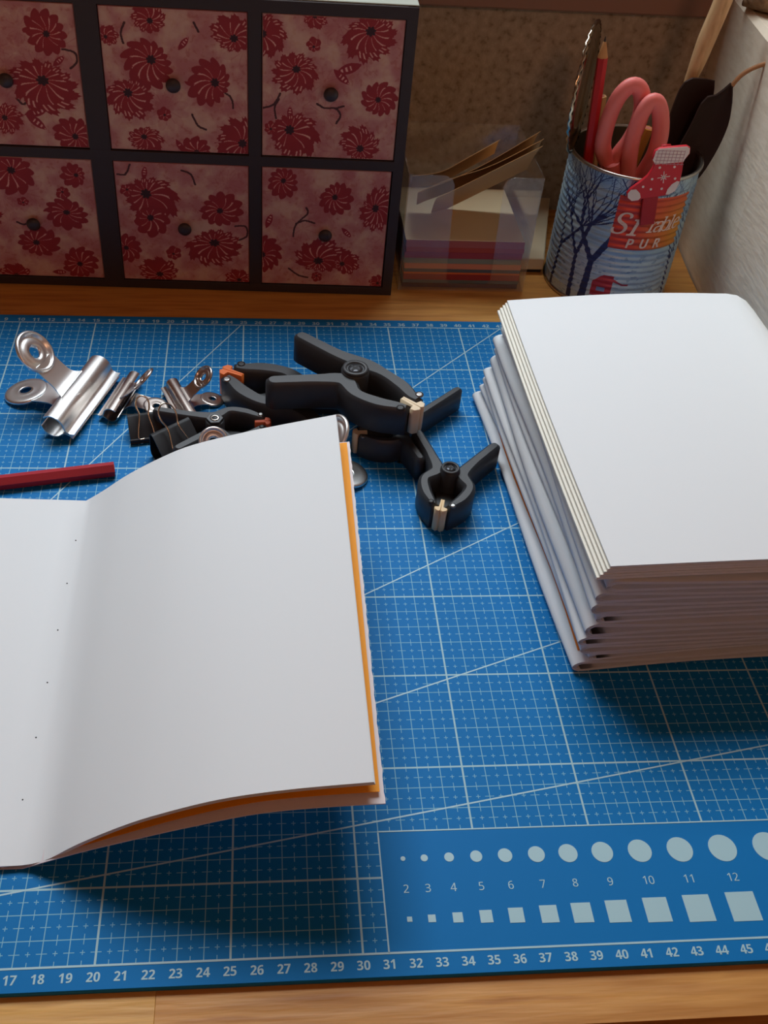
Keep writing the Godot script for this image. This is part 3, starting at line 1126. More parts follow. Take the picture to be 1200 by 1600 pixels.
	xf = Transform3D(Basis(ls, lu, ldir), Vector3(-4.68, 0.25, H + 4.45))
	var rr := []
	for p in [[0.02, 0.0], [2.4, 0.0], [2.55, 0.09], [2.9, 0.09], [3.05, 0.0], [3.6, 0.02], [3.75, 0.12], [4.0, 0.12]]:
		rr.append(ring(Vector3(0, 0, p[1]), Vector3(p[0], 0, 0), Vector3(0, p[0], 0), n))
	var zig := []
	for k in 3:
		var rg := []
		for i in n * 2:
			var a := TAU * i / (n * 2)
			var rad: float = [4.0, 4.22, 4.2][k] + (0.05 if i % 2 == 0 else -0.05)
			rg.append(Vector3(cos(a) * rad, sin(a) * rad, [0.12, 0.08, -0.06][k] + (0.05 if i % 2 == 0 else -0.05)))
		zig.append(rg)
	rr.reverse()
	loft(rr, false, true)
	var keep := xf
	zig.reverse()
	loft(zig, false, false)
	xf = keep
	var back := []
	for p in [[0.02, -0.03], [4.0, -0.03], [4.2, -0.06]]:
		back.append(ring(Vector3(0, 0, p[1]), Vector3(p[0], 0, 0), Vector3(0, p[0], 0), n))
	loft(back, true, false)
	done("opened_lid", mat(c8(176, 170, 152), 0.2, 1.0), t)
	things_in_can()

func letters(t: Node3D, s: String, R: float, z: float, size: float, a0: float, step: float, m: Material, bold: bool, slant: float):
	for i in s.length():
		if s[i] == " ":
			continue
		var a := deg_to_rad(a0 + step * i)
		var out := Vector3(cos(a), 0, -sin(a))
		var side := Vector3(-sin(a), 0, -cos(a))
		var b := Basis(side, Vector3(0, 1, 0) + side * slant, out)
		label3d(t, "letter", s[i], size, m, Transform3D(b, Vector3(cos(a) * (R - 0.02), 0, -sin(a) * (R - 0.02)) * 0.01 + Vector3(0, z * 0.01, 0)), bold, 0.02, not bold)

func hexpencil(t: Node3D, a: Vector3, b: Vector3, r: float, m: Material, sharp: bool):
	var d := (b - a).normalized()
	var u := d.cross(Vector3(0.1, 0.3, 0.9)).normalized()
	var v := d.cross(u)
	var L := a.distance_to(b)
	var body_end: float = L - (r * 3.6 if sharp else 0.0)
	start()
	flat()
	var rings := []
	for q in [0.0, body_end]:
		var rg := []
		for i in 6:
			var an := TAU * i / 6.0
			rg.append(a + d * q + (u * cos(an) + v * sin(an)) * r)
		rings.append(rg)
	for j in 6:
		quad(rings[0][j], rings[0][(j + 1) % 6], rings[1][(j + 1) % 6], rings[1][j])
	fan(rings[0], true)
	fan(rings[1], false)
	done("painted_shaft", m, t)
	if sharp:
		start()
		loft([ring(a + d * (body_end - 0.02), u * r * 0.96, v * r * 0.96, 14), ring(a + d * (L - r * 0.9), u * r * 0.26, v * r * 0.26, 14)], false, true)
		done("bare_wood_cone", mat(c8(206, 152, 96), 0.7), t)
		start()
		loft([ring(a + d * (L - r * 0.92), u * r * 0.25, v * r * 0.25, 10), ring(a + d * L, u * r * 0.06, v * r * 0.06, 10)], false, true)
		done("lead_tip", mat(c8(50, 46, 46), 0.4), t)
	else:
		start()
		loft([ring(a + d * (L - 0.01), u * r * 0.62, v * r * 0.62, 14), ring(a + d * (L + 0.015), u * r * 0.6, v * r * 0.6, 14)], false, true)
		done("bare_end", mat(c8(190, 110, 92), 0.7), t)

func things_in_can():
	var pc := thing("red_pencil", "sharpened red pencil standing in the tin can beside its lid", "pencil", Vector3(49.6, 50.2, 0.2))
	hexpencil(pc, Vector3(49.7, 50.0, 0.2), Vector3(48.27, 50.0, 17.75), 0.36, mat(c8(196, 34, 36), 0.45), true)
	var pd := thing("wooden_pencil", "pale unpainted pencil behind the red pencil in the tin can", "pencil", Vector3(49.7, 52.3, 0.2))
	hexpencil(pd, Vector3(51.0, 52.6, 0.2), ([Vector3(49.72, 52.40, 13.03)])[0], 0.36, mat(c8(222, 186, 120), 0.6), false)
	var pe := thing("wooden_pencil", "ochre pencil seen through the right loop of the pink scissors", "pencil", Vector3(52.5, 52.0, 0.2))
	hexpencil(pe, Vector3(51.9, 52.2, 0.2), ([Vector3(53.15, 51.20, 11.38)])[0], 0.40, mat(c8(196, 128, 44), 0.5), false)
	# scissors: two loops of pink plastic, blades down in the can
	var sc := thing("scissors", "pink handled scissors standing loops up in the tin can", "scissors", Vector3(51.3, 48.6, 0.3))
	var pink := mat(c8(240, 132, 126), 0.45)
	pink = pink.duplicate()
	pink.subsurf_scatter_enabled = true
	pink.subsurf_scatter_strength = 0.12
	var l1 := spline([Vector3(50.54, 49.30, 9.26), Vector3(49.58, 49.30, 10.62), Vector3(49.49, 49.30, 12.50), Vector3(49.81, 49.30, 14.11), Vector3(50.48, 49.30, 14.93), Vector3(51.21, 49.30, 14.62), Vector3(51.61, 49.30, 13.44), Vector3(51.55, 49.30, 12.12), Vector3(51.26, 49.30, 11.13), Vector3(50.83, 49.30, 10.29)], 5, true)
	start()
	tube(l1, 0.46, 14, true, Vector2(0.95, 1.25))
	done("loop", pink, sc)
	var l2 := spline([Vector3(51.73, 48.50, 8.54), Vector3(51.30, 48.50, 10.44), Vector3(51.19, 48.50, 12.27), Vector3(51.45, 48.50, 13.67), Vector3(51.94, 48.50, 14.28), Vector3(52.53, 48.50, 13.70), Vector3(52.97, 48.50, 12.28), Vector3(53.01, 48.50, 10.81), Vector3(52.63, 48.50, 9.51), Vector3(52.28, 48.50, 8.75)], 5, true)
	start()
	tube(l2, 0.46, 14, true, Vector2(0.95, 1.25))
	done("loop", pink, sc)
	start()
	tube(spline([Vector3(50.30, 49.00, 9.72), Vector3(50.69, 49.00, 8.65), Vector3(51.13, 49.00, 7.62)], 4), [0.6, 0.62, 0.65, 0.66, 0.66, 0.66, 0.65, 0.62, 0.6], 12)
	tube(spline([Vector3(51.95, 48.70, 8.83), Vector3(51.98, 48.70, 7.98), Vector3(51.89, 48.70, 7.20)], 4), [0.55, 0.58, 0.6, 0.6, 0.6, 0.6, 0.6, 0.58, 0.55], 12)
	done("shank", pink, sc)
	start()
	box(50.6, 48.75, 0.0, 51.6, 48.9, 8.0, 0.04)
	box(50.9, 48.95, 0.0, 51.9, 49.1, 8.0, 0.04)
	done("blade", mat(c8(200, 200, 200), 0.25, 1.0), sc)
	# dark spoon shaped pieces
	var dk: StandardMaterial3D = mat(c8(56, 41, 36), 0.6).duplicate()
	dk.metallic_specular = 0.25
	var sp := thing("dark_scoop", "dark brown pointed scoop with a thin curved twig handle in the tin can", "scoop", Vector3(56, 51, 1))
	start()
	blade([Vector3(55.05, 50.40, 8.51), Vector3(55.33, 50.40, 10.18), Vector3(55.80, 50.40, 12.03), Vector3(56.18, 50.40, 13.81), Vector3(56.97, 50.40, 14.15), Vector3(57.71, 50.40, 14.95)], [Vector3(57.31, 50.40, 7.90), Vector3(57.74, 50.40, 8.69), Vector3(58.24, 50.40, 10.41), Vector3(58.44, 50.40, 12.12), Vector3(58.21, 50.40, 13.67), Vector3(57.88, 50.40, 14.70)], 0.5)
	done("bowl", dk, sp)
	start()
	tube(spline([Vector3(57.85, 50.60, 14.58), Vector3(58.34, 50.60, 15.41), Vector3(59.06, 50.60, 15.94), Vector3(60.00, 50.60, 16.31), Vector3(61.15, 50.60, 16.61)], 5), 0.16, 8)
	done("twig_handle", mat(c8(170, 120, 78), 0.7), sp)
	var sq := thing("dark_scoop", "broad dark brown scoop leaning on the pale stick in the tin can", "scoop", Vector3(54.8, 52.2, 1))
	start()
	blade([Vector3(55.37, 51.40, 8.44), Vector3(54.79, 51.40, 10.19), Vector3(54.56, 51.40, 12.03), Vector3(54.66, 51.40, 13.59), Vector3(54.86, 51.40, 14.47), Vector3(55.39, 51.40, 14.84)], [Vector3(57.53, 51.40, 7.62), Vector3(57.50, 51.40, 9.33), Vector3(57.50, 51.40, 11.21), Vector3(57.31, 51.40, 13.02), Vector3(57.17, 51.40, 14.03), Vector3(57.00, 51.40, 14.72)], 0.55)
	done("bowl", dk, sq)
	var stk := thing("stick", "thick pale whittled stick standing highest in the tin can", "stick", Vector3(55, 53, 0))
	start()
	tube(spline([Vector3(55.63, 52.60, 8.49), Vector3(55.59, 52.60, 11.34), Vector3(55.68, 52.60, 13.61), Vector3(55.91, 52.60, 15.02), Vector3(56.13, 52.60, 16.98), Vector3(56.39, 52.60, 18.71), Vector3(56.58, 52.60, 20.30), Vector3(56.73, 52.60, 22.22)], 4), [0.28, 0.28, 0.28, 0.28, 0.28, 0.29, 0.3, 0.3, 0.3, 0.34, 0.4, 0.44, 0.48, 0.52, 0.55, 0.58, 0.6, 0.6, 0.6, 0.6, 0.6, 0.6, 0.6, 0.6, 0.6, 0.6, 0.6, 0.6, 0.6], 12)
	done("stick_wood", noisy([[0.0, c8(198, 158, 110)], [0.5, c8(222, 184, 134)], [1.0, c8(234, 200, 152)]], 0.02, 3, Vector3(20, 4, 20), 0.7, 61), stk)
	# stocking shaped peg on the front of the rim
	var pg := thing("stocking_peg", "red clothes peg with a white cuffed Christmas stocking, clipped on the can rim", "clothes peg", Vector3(52.2, 45.6, 8))
	var out := [Vector3(51.63, 45.25, 11.99), Vector3(51.64, 45.25, 12.29), Vector3(51.89, 45.25, 12.47), Vector3(52.75, 45.25, 12.59), Vector3(53.66, 45.25, 12.70), Vector3(53.91, 45.25, 12.58), Vector3(53.99, 45.25, 12.19), Vector3(53.77, 45.25, 11.75), Vector3(53.73, 45.25, 11.58), Vector3(53.83, 45.25, 10.96), Vector3(53.88, 45.25, 10.16), Vector3(53.74, 45.25, 9.56), Vector3(53.34, 45.25, 9.28), Vector3(52.54, 45.25, 9.12), Vector3(51.61, 45.25, 8.95), Vector3(51.35, 45.25, 8.76), Vector3(50.91, 45.25, 8.75), Vector3(50.58, 45.25, 9.02), Vector3(50.50, 45.25, 9.33), Vector3(50.68, 45.25, 9.66), Vector3(51.17, 45.25, 10.12), Vector3(51.58, 45.25, 10.58), Vector3(51.79, 45.25, 11.08), Vector3(51.85, 45.25, 11.52), Vector3(51.62, 45.25, 11.73)]
	var poly := []
	for p in out:
		poly.append(Vector2(p.x, p.z))
	poly.reverse()
	var stand := Basis(Vector3(1, 0, 0), Vector3(0, 0, 1), Vector3(0, -1, 0))
	start()
	xf = Transform3D(stand, Vector3(0, 45.5, 0))
	extr(orient(poly), 0.0, 0.25, 0.03)
	done("stocking", mat(c8(206, 34, 48), 0.5), pg)
	var cuff_m := mat(c8(236, 222, 216), 0.6)
	start()
	xf = Transform3D(stand, Vector3(0, 45.24, 0))
	extr(orient(flat2([Vector3(51.67, 45.22, 11.96), Vector3(51.68, 45.22, 12.27), Vector3(51.89, 45.22, 12.44), Vector3(52.75, 45.22, 12.56), Vector3(53.66, 45.22, 12.67), Vector3(53.87, 45.22, 12.55), Vector3(53.93, 45.22, 12.21), Vector3(53.74, 45.22, 11.81), Vector3(53.71, 45.22, 11.63), Vector3(52.79, 45.22, 11.52), Vector3(51.87, 45.22, 11.40), Vector3(51.62, 45.22, 11.70)])), 0.0, 0.02)
	extr(orient(flat2([Vector3(53.84, 45.22, 10.26), Vector3(53.72, 45.22, 9.62), Vector3(53.36, 45.22, 9.34), Vector3(53.14, 45.22, 9.33), Vector3(53.17, 45.22, 9.70), Vector3(53.37, 45.22, 10.07), Vector3(53.66, 45.22, 10.30)])), 0.0, 0.02)
	extr(orient(flat2([Vector3(51.36, 45.22, 8.87), Vector3(50.93, 45.22, 8.81), Vector3(50.61, 45.22, 9.03), Vector3(50.54, 45.22, 9.31), Vector3(50.69, 45.22, 9.58), Vector3(51.03, 45.22, 9.64), Vector3(51.36, 45.22, 9.37), Vector3(51.49, 45.22, 9.06)])), 0.0, 0.02)
	for p in [Vector3(52.23, 45.22, 11.19), Vector3(53.21, 45.22, 11.27), Vector3(51.93, 45.22, 10.38), Vector3(53.47, 45.22, 10.47), Vector3(51.46, 45.22, 9.83), Vector3(52.03, 45.22, 9.67), Vector3(52.76, 45.22, 9.73)]:
		extr(circle(Vector2(p.x, p.z), 0.085, 10), 0.0, 0.02)
	var sc0: Vector3 = ([Vector3(52.67, 45.22, 10.54)])[0]
	for k in 4:
		var a := PI * k / 4.0 + 0.2
		var dd := Vector2(cos(a), sin(a)) * (0.42 if k % 2 == 0 else 0.26)
		var nn := Vector2(-sin(a), cos(a)) * 0.025
		var c2 := Vector2(sc0.x, sc0.z)
		extr([c2 - dd - nn, c2 + dd - nn, c2 + dd + nn, c2 - dd + nn], 0.0, 0.021)
	done("white_print", cuff_m, pg)
	start()
	for k in 5:
		var za: float = 11.45 + 0.22 * k
		xf = Transform3D(stand, Vector3(0, 45.21, 0))
		extr(rect(51.75, za, 53.75 - 0.04 * k, za + 0.03), 0.0, 0.01)
	for k in 8:
		xf = Transform3D(stand, Vector3(0, 45.21, 0))
		extr(rect(51.85 + 0.25 * k, 11.4, 51.88 + 0.25 * k, 12.4), 0.0, 0.01)
	done("cuff_check", mat(c8(196, 150, 160), 0.6), pg)
	var rp := mat(c8(178, 26, 32), 0.5)
	start()
	xf = Transform3D(stand, Vector3(0, 45.86, 0))
	extr(orient(flat2([Vector3(51.76, 45.60, 9.29), Vector3(52.79, 45.60, 9.41), Vector3(53.09, 45.60, 6.98), Vector3(52.12, 45.60, 6.86)])), 0.0, 0.3, 0.03)
	done("peg_leg", rp, pg)
	start()
	xf = Transform3D(stand, Vector3(0, 46.75, 0))
	extr(orient(flat2([Vector3(52.54, 46.40, 12.16), Vector3(53.14, 46.40, 12.18), Vector3(53.42, 46.40, 8.95), Vector3(52.44, 46.40, 8.92)])), 0.0, 0.3, 0.03)
	done("peg_leg", rp, pg)

func flat2(pts: Array) -> Array:
	var out := []
	for p in pts:
		out.append(Vector2(p.x, p.z))
	return out

func orient(poly: Array) -> Array:
	var s := 0.0
	for i in poly.size():
		s += poly[i].cross(poly[(i + 1) % poly.size()])
	if s < 0.0:
		poly = poly.duplicate()
		poly.reverse()
	return poly

func blade(a: Array, b: Array, bulge: float):   # a hollow shell between its left and its right edge
	var la := resample(a, 14, 1.0)
	var lb := resample(b, 14, 1.0)
	var rows := []
	for i in 14:
		var r := []
		for j in 9:
			var v := j / 8.0
			r.append(la[i].lerp(lb[i], v) + Vector3(0, bulge * sin(v * PI) * sin(PI * (i + 1) / 15.0), 0))
		rows.append(r)
	sheet(rows, 0.12)

# ---------------------------------------------------------------- metal clips
func plate(path: Array, half: Callable, t: float):   # path of Vector2(x, z); half-width along y
	var rows := []
	for p in path:
		var hw: float = half.call(p)
		var r := []
		for j in 5:
			r.append(Vector3(p.x, lerpf(-hw, hw, j / 4.0), p.y))
		rows.append(r)
	sheet(rows, t)

func make_bulldog(label: String, s: float, at: Vector3, turn: float, tilt: float, m: Material, group: String) -> Node3D:
	# local: bar along y, jaw lips at +x, ring handles at -x
	var t := thing("bulldog_clip", label, "bulldog clip", at, group, turn)
	org = Vector3.ZERO
	var ca := cos(tilt)
	var sa := sin(tilt)
	var tl := Transform3D(Basis(Vector3(ca, 0, sa), Vector3(0, 1, 0), Vector3(-sa, 0, ca)).scaled(Vector3(s, s, s)), Vector3.ZERO)
	for side in [1.0, -1.0]:
		var jaw := [Vector2(1.55, 0.16 * side), Vector2(1.3, 0.05 * side), Vector2(1.0, 0.08 * side), Vector2(0.86, 0.26 * side)]
		for i in 11:
			var a := deg_to_rad(lerpf(28.0, 152.0, i / 10.0))
			jaw.append(Vector2(0.18 + 0.72 * cos(a), side * 0.72 * sin(a)))
		start()
		xf = tl
		if side < 0.0:
			jaw.reverse()
		plate(jaw, func(_p): return 3.25, 0.075)
		var j := done("jaw", m, t)
		var hd := [Vector2(-0.30, 0.66 * side), Vector2(-0.55, 0.60 * side), Vector2(-0.9, 0.66 * side), Vector2(-1.4, 0.86 * side), Vector2(-1.9, 1.10 * side), Vector2(-2.3, 1.32 * side)]
		hd = spline(hd, 4)
		start()
		xf = tl
		if side < 0.0:
			hd.reverse()
		plate(hd, func(p): return 0.98 + 0.5 * pow(maxf(0.0, (p.x + 1.2) / 1.0), 2.0), 0.075)
		var hn := done("handle", m, t)
		# ring plate with rolled rim and a hole
		start()
		var d := Vector3(-0.866, 0, 0.50 * side).normalized()
		var nm := Vector3(0.50, 0, -0.866)
		if side > 0.0:
			nm = Vector3(0.50, 0, 0.866).normalized()
		var yy := nm.cross(d)
		xf = tl * Transform3D(Basis(d, yy, nm), Vector3(-2.92, 0, 1.62 * side))
		var rp := []
		for q in [[1.18, -0.05], [1.30, -0.02], [1.36, 0.08], [1.30, 0.2], [1.20, 0.24], [1.12, 0.17], [1.05, 0.02], [0.98, -0.02], [0.86, 0.07], [0.6, 0.12], [0.42, 0.10], [0.36, 0.02], [0.36, -0.06], [0.5, -0.02], [0.9, -0.06], [1.18, -0.05]]:
			rp.append(Vector2(q[0], q[1]))
		lathe(rp, 40, false, false)
		done("ring", m, hn)
	start()
	xf = tl
	var coil := []
	for i in 130:
		var a := TAU * i / 10.0
		coil.append(Vector3(0.18 + 0.5 * cos(a), -1.9 + 3.8 * i / 129.0, 0.5 * sin(a)))
	tube(coil, 0.08, 5)
	done("spring", mat(c8(120, 118, 116), 0.4, 1.0), t)
	return t

func clips():
	var chrome := mat(c8(244, 244, 242), 0.36, 1.0)
	var dull := mat(c8(214, 204, 196), 0.28, 1.0)
	var big := make_bulldog("large shiny bulldog clip with embossed emblem, alone at the left of the clips", 1.0, Vector3(14.9, 33.8, 0.94), deg_to_rad(-18.3), deg_to_rad(-19), chrome, "bulldog clips on the mat")
	# embossed emblem on the jaw bar
	start()
	for k in 3:
		var arc := []
		for i in 9:
			var a := deg_to_rad(40.0 + 20.0 * i)
			arc.append(Vector3(0.5 + 0.02 * k + 0.17 * cos(a) * (1.0 - 0.2 * k), -0.85 + 0.12 * k + 0.2 * sin(a), 1.0))
		for i in 9:
			arc[i].z = 1.0
		tube(snap(arc), 0.022, 5)
	for k in 5:
		var y0 := -0.45 + 0.27 * k
		tube(snap(spline([Vector3(0.62, y0, 1), Vector3(0.38, y0 + 0.05, 1), Vector3(0.62, y0 + 0.12, 1), Vector3(0.40, y0 + 0.17, 1), Vector3(0.62, y0 + 0.22, 1)], 3)), 0.02, 5)
	var em := done("embossed_emblem", mat(c8(232, 230, 226), 0.45, 0.8), big)
	make_bulldog("small dark chrome bulldog clip standing right beside the large shiny one", 0.62, Vector3(17.85, 34.1, 0.58), deg_to_rad(164), deg_to_rad(-19), dull, "bulldog clips on the mat")
	make_bulldog("small bulldog clip with its ring touching the orange tipped clamp", 0.57, Vector3(21.45, 33.7, 0.6), deg_to_rad(202), deg_to_rad(-16), dull, "bulldog clips on the mat")
	make_bulldog("bulldog clip mostly under the lifted page below the small black clamp", 0.62, Vector3(23.7, 26.5, 0.6), deg_to_rad(-82), deg_to_rad(-19), chrome, "bulldog clips on the mat")
	make_bulldog("bulldog clip whose round handles peep out beyond the lifted page corner", 0.95, Vector3(28.1, 26.4, 0.92), deg_to_rad(196), deg_to_rad(-19), chrome, "bulldog clips on the mat")
	make_binder("black binder clip with wire loop standing up, left of the small clamp", Vector3(19.35, 31.0, 0), deg_to_rad(12), 1.9, 1.15)
	make_binder("navy binder clip half hidden by the lifted page, wire loops upright", Vector3(21.3, 29.3, 0), deg_to_rad(38), 2.6, 1.5)

func snap(pts: Array) -> Array:   # onto the bar of the large clip, tilted as the clip is
	var tilt := deg_to_rad(-19)
	var out := []
	for p in pts:
		var a := acos(clampf((p.x - 0.18) / 0.76, -1.0, 1.0))
		var x := 0.18 + 0.76 * cos(a)
		var z := 0.76 * sin(a)
		out.append(Vector3(x * cos(tilt) - z * sin(tilt), p.y, x * sin(tilt) + z * cos(tilt)))
	return out

func make_binder(label: String, at: Vector3, turn: float, L: float, s: float):
	# local: length along x, jaw lips towards -y on the mat, spine at +y
	var t := thing("binder_clip", label, "binder clip", at, "binder clips on the mat", turn)
	org = Vector3.ZERO
	var bk := mat(c8(13, 14, 20), 0.6)
	var sh := [Vector2(-0.62, 0.10), Vector2(-0.55, 0.06), Vector2(0.36, 0.04), Vector2(0.48, 0.12), Vector2(0.52, 0.30), Vector2(0.50, 1.02), Vector2(0.42, 1.12), Vector2(0.28, 1.08), Vector2(-0.54, 0.22), Vector2(-0.62, 0.16)]
	var rows := []
	for p in sh:
		rows.append([Vector3(L * 0.5, p.x * s, p.y * s), Vector3(-L * 0.5, p.x * s, p.y * s)])
	start()
	sheet(rows, 0.06)
	done("spring_body", bk, t)
	start()
	tube([Vector3(-L * 0.52, -0.64 * s, 0.24 * s), Vector3(L * 0.52, -0.64 * s, 0.24 * s)], 0.1, 10)
	tube([Vector3(-L * 0.52, -0.64 * s, 0.08 * s), Vector3(L * 0.52, -0.64 * s, 0.08 * s)], 0.07, 10)
	done("lip", bk, t)
	var wire := mat(c8(196, 188, 172), 0.25, 1.0)
	for k in 2:
		var lift := [0.86, 0.0][k] as float
		var y0 := -0.64 * s
		var z0: float = [0.3 * s, 0.06][k]
		var pts := [Vector3(-L * 0.08, 0, 0), Vector3(-L * 0.24, 0.02, 0), Vector3(-L * 0.22, 0.5, 0), Vector3(-L * 0.14, 1.2, 0), Vector3(-L * 0.2, 1.65, 0), Vector3(-L * 0.17, 2.0, 0), Vector3(0, 2.2, 0), Vector3(L * 0.17, 2.0, 0), Vector3(L * 0.2, 1.65, 0), Vector3(L * 0.14, 1.2, 0), Vector3(L * 0.22, 0.5, 0), Vector3(L * 0.24, 0.02, 0), Vector3(L * 0.08, 0, 0)]
		var out := []
		for p in spline(pts, 4):
			out.append(Vector3(p.x, y0 + p.y * s * cos(lift), z0 + p.y * s * sin(lift)))
		start()
		tube(out, 0.055, 7)
		done("wire_handle", wire, t)

# ---------------------------------------------------------------- black spring clamps
func arm_poly(pts: Array) -> Array:   # centre line of Vector3(x, y, half width) to an outline
	var c := spline(pts, 5)
	var left := []
	var right := []
	for i in c.size():
		var a: Vector3 = c[maxi(i - 1, 0)]
		var b: Vector3 = c[mini(i + 1, c.size() - 1)]
		var d := Vector2(b.x - a.x, b.y - a.y).normalized()
		var nn := Vector2(-d.y, d.x)
		left.append(Vector2(c[i].x, c[i].y) + nn * c[i].z)
		right.append(Vector2(c[i].x, c[i].y) - nn * c[i].z)
	# rounded handle end
	var d0 := Vector2(c[0].x - c[1].x, c[0].y - c[1].y).normalized()
	var cap := []
	for i in range(1, 6):
		var an := PI * i / 6.0
		var nn := Vector2(-d0.y, d0.x)
		cap.append(Vector2(c[0].x, c[0].y) + (nn * cos(an) + d0 * sin(an)) * c[0].z)
	right.reverse()
	var poly: Array = left + right
	var out: Array = orient(poly + cap)
	var tidy := []
	for p in out:
		if tidy.is_empty() or p.distance_to(tidy[-1]) > 0.02:
			tidy.append(p)
	return tidy

func make_clamp(label: String, at: Vector3, turn: float, s: float, T: float, spread_a: float, spread_b: float, tip: Color, nut: bool, bow_a := 0.36, bow_b := 0.36, len_a := 1.2, len_b := 1.2):
	# local: pivot at the origin, jaws towards +x, handles towards -x; s is the jaw length
	var t := thing("spring_clamp", label, "spring clamp", at, "black spring clamps on the mat", turn)
	org = Vector3.ZERO
	var bk := mat(c8(50, 52, 55), 0.5)
	for k in 2:
		var sg: float = [1.0, -1.0][k]
		var sp: float = deg_to_rad([spread_a, spread_b][k])
		var bow: float = [bow_a, bow_b][k]
		var hl: float = [len_a, len_b][k] * s
		var hd := Vector2(-cos(sp), sin(sp) * sg)
		var pts := []
		pts.append(Vector3(hd.x * hl, hd.y * hl + sg * 0.10 * s, 0.115 * s))
		pts.append(Vector3(hd.x * hl * 0.7, hd.y * hl * 0.7 + sg * 0.12 * s, 0.118 * s))
		pts.append(Vector3(hd.x * hl * 0.38, hd.y * hl * 0.38 + sg * 0.15 * s, 0.125 * s))
		pts.append(Vector3(0.0, sg * 0.24 * s, 0.15 * s))
		pts.append(Vector3(0.30 * s, sg * bow * s, 0.115 * s))
		pts.append(Vector3(0.62 * s, sg * bow * 0.84 * s, 0.12 * s))
		pts.append(Vector3(0.86 * s, sg * bow * 0.5 * s, 0.10 * s))
		pts.append(Vector3(1.0 * s, sg * 0.115 * s, 0.07 * s))
		start()
		extr(arm_poly(pts), 0.02, T, 0.19 * minf(1.0, T * 0.5))
		var arm := done("arm", bk, t)
		start()
		xf = Transform3D(Basis(), Vector3(0.93 * s, sg * 0.2 * s, T))
		lathe([Vector2(0.055 * s, -0.05), Vector2(0.055 * s, 0.03), Vector2(0.03 * s, 0.05)], 12)
		done("rivet", mat(c8(150, 148, 146), 0.35, 1.0) if k == 0 else mat(c8(24, 24, 26), 0.5), arm)
	# hub with screw
	start()
	lathe([Vector2(0.19 * s, 0.05), Vector2(0.19 * s, T + 0.08), Vector2(0.17 * s, T + 0.14)], 28)
	done("hub", bk, t)
	start()
	if nut:
		xf = Transform3D(Basis(), Vector3(0, 0, T + 0.1))
		extr(circle(Vector2.ZERO, 0.17 * s, 6), 0.0, 0.22, 0.02, true)
		var nt := done("hex_nut", mat(c8(78, 80, 82), 0.35, 0.6), t)
		start()
		xf = Transform3D(Basis(), Vector3(0, 0, T + 0.3))
		lathe([Vector2(0.1 * s, 0.0), Vector2(0.095 * s, 0.06), Vector2(0.05 * s, 0.06), Vector2(0.045 * s, 0.02)], 16)
		done("bolt_end", mat(c8(170, 168, 162), 0.3, 1.0), nt)
	else:
		lathe([Vector2(0.175 * s, T + 0.15), Vector2(0.17 * s, T + 0.28), Vector2(0.125 * s, T + 0.29), Vector2(0.115 * s, T + 0.19)], 28)
		done("screw_collar", bk, t)
		start()
		xf = Transform3D(Basis(), Vector3(0, 0, T + 0.15))
		lathe([Vector2(0.105 * s, 0.0), Vector2(0.10 * s, 0.07), Vector2(0.05 * s, 0.1)], 20)
		var scw := done("screw", mat(c8(70, 70, 74), 0.35, 0.8), t)
		start()
		xf = Transform3D(Basis(), Vector3(0, 0, T + 0.245))
		box(-0.075 * s, -0.018 * s, 0, 0.075 * s, 0.018 * s, 0.012)
		box(-0.018 * s, -0.075 * s, 0, 0.018 * s, 0.075 * s, 0.013)
		done("cross_slot", mat(c8(14, 14, 16), 0.7), scw)
	# spring seen between the jaws
	start()
	extr([Vector2(0.16 * s, -0.2 * s), Vector2(0.5 * s, -0.13 * s), Vector2(0.62 * s, 0.0), Vector2(0.5 * s, 0.13 * s), Vector2(0.16 * s, 0.2 * s)], 0.05, T * 0.32, 0.02)
	done("jaw_web", bk, t)
	# swivelling pads at the tips
	for sg in [1.0, -1.0]:
		start()
		extr(orient([Vector2(0.80 * s, 0.0), Vector2(0.80 * s, 0.035 * s * sg), Vector2(1.0 * s, 0.045 * s * sg), Vector2(1.02 * s, 0.12 * s * sg), Vector2(1.09 * s, 0.11 * s * sg), Vector2(1.13 * s, 0.04 * s * sg), Vector2(1.10 * s, 0.0)]), T * 0.12, T * 0.98, 0.03)
		done("tip_pad", mat(tip, 0.5), t)
	return t

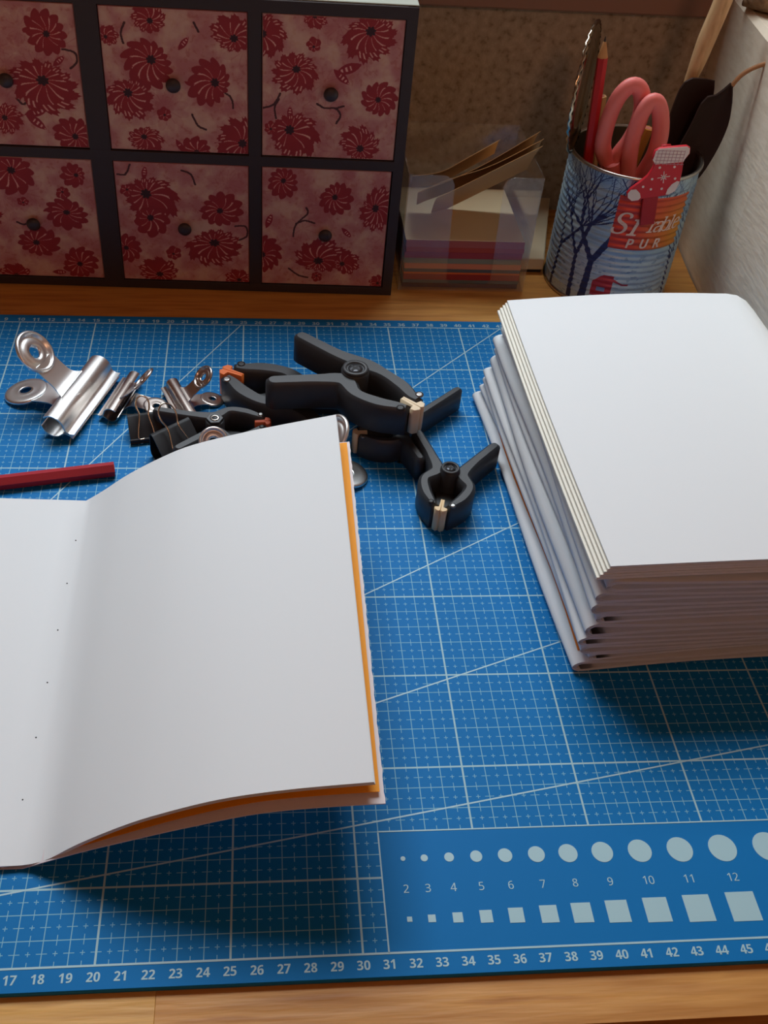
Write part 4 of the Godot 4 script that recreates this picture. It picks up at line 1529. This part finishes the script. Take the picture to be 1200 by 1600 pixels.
func clamps():
	var cream := c8(226, 206, 172)
	var orange := c8(226, 112, 44)
	make_clamp("small black spring clamp with cream tips touching the paper pile", Vector3(36.75, 25.75, 0), deg_to_rad(-107), 3.0, 1.8, 31, 35, c8(226, 196, 150), false, 0.42, 0.42)
	make_clamp("large black spring clamp with cream tips lying on top of the others", Vector3(31.7, 32.07, 2.05), deg_to_rad(-44), 4.4, 2.0, 2, 51, cream, false, 0.26, 0.35, 1.08, 1.02)
	make_clamp("large black spring clamp with orange tips by the small bulldog clip", Vector3(28.3, 32.9, 0), deg_to_rad(152), 4.6, 1.9, 30, 28, orange, false, 0.36, 0.36, 0.9, 1.0)
	make_clamp("black spring clamp mostly under the top one, its handle pointing to the pile", Vector3(34.45, 29.6, 0), deg_to_rad(184), 2.6, 1.7, 75, 40, cream, false, 0.34, 0.34, 0.9, 2.1)
	make_clamp("small black spring clamp with orange tips and hex nut beside the lifted page", Vector3(23.5, 30.2, 0.05), deg_to_rad(4), 2.9, 1.6, 20, 40, c8(196, 84, 44), true, 0.42, 0.48, 1.2, 0.95)

# ---------------------------------------------------------------- the rest
func small_things():
	var pn := thing("red_pencil", "flat end of a dark red pencil lying on the mat left of the booklet", "pencil", Vector3(14, 27, 0))
	hexpencil(pn, Vector3(3.2, 24.7, 0.38), Vector3(17.9, 27.5, 0.38), 0.42, mat(c8(164, 30, 44), 0.5), false)
	# driftwood on the white ledge
	var dw := thing("driftwood", "rounded piece of weathered brown wood lying on the white ledge", "driftwood", Vector3(62.8, 57, 17.8))
	var rings := []
	for i in 12:
		var v := i / 11.0
		var c := Vector3(60.3, 57.6, 18.7).lerp(Vector3(65.0, 53.6, 19.2), v)
		var r := 1.25 * sqrt(maxf(0.02, sin(PI * (0.04 + 0.92 * v)))) * (1.0 + 0.15 * sin(v * 9.0))
		c.z = 17.8 + r * 0.85
		rings.append(ring(c, Vector3(0.62, 0.72, 0) * r * 1.5, Vector3(0, 0, 1) * r * 0.85, 16))
	start()
	loft(rings)
	done("wood_piece", noisy([[0.0, c8(90, 66, 48)], [0.5, c8(150, 118, 86)], [1.0, c8(176, 146, 112)]], 0.02, 4, Vector3(12, 12, 12), 0.8, 71, 0.1), dw)
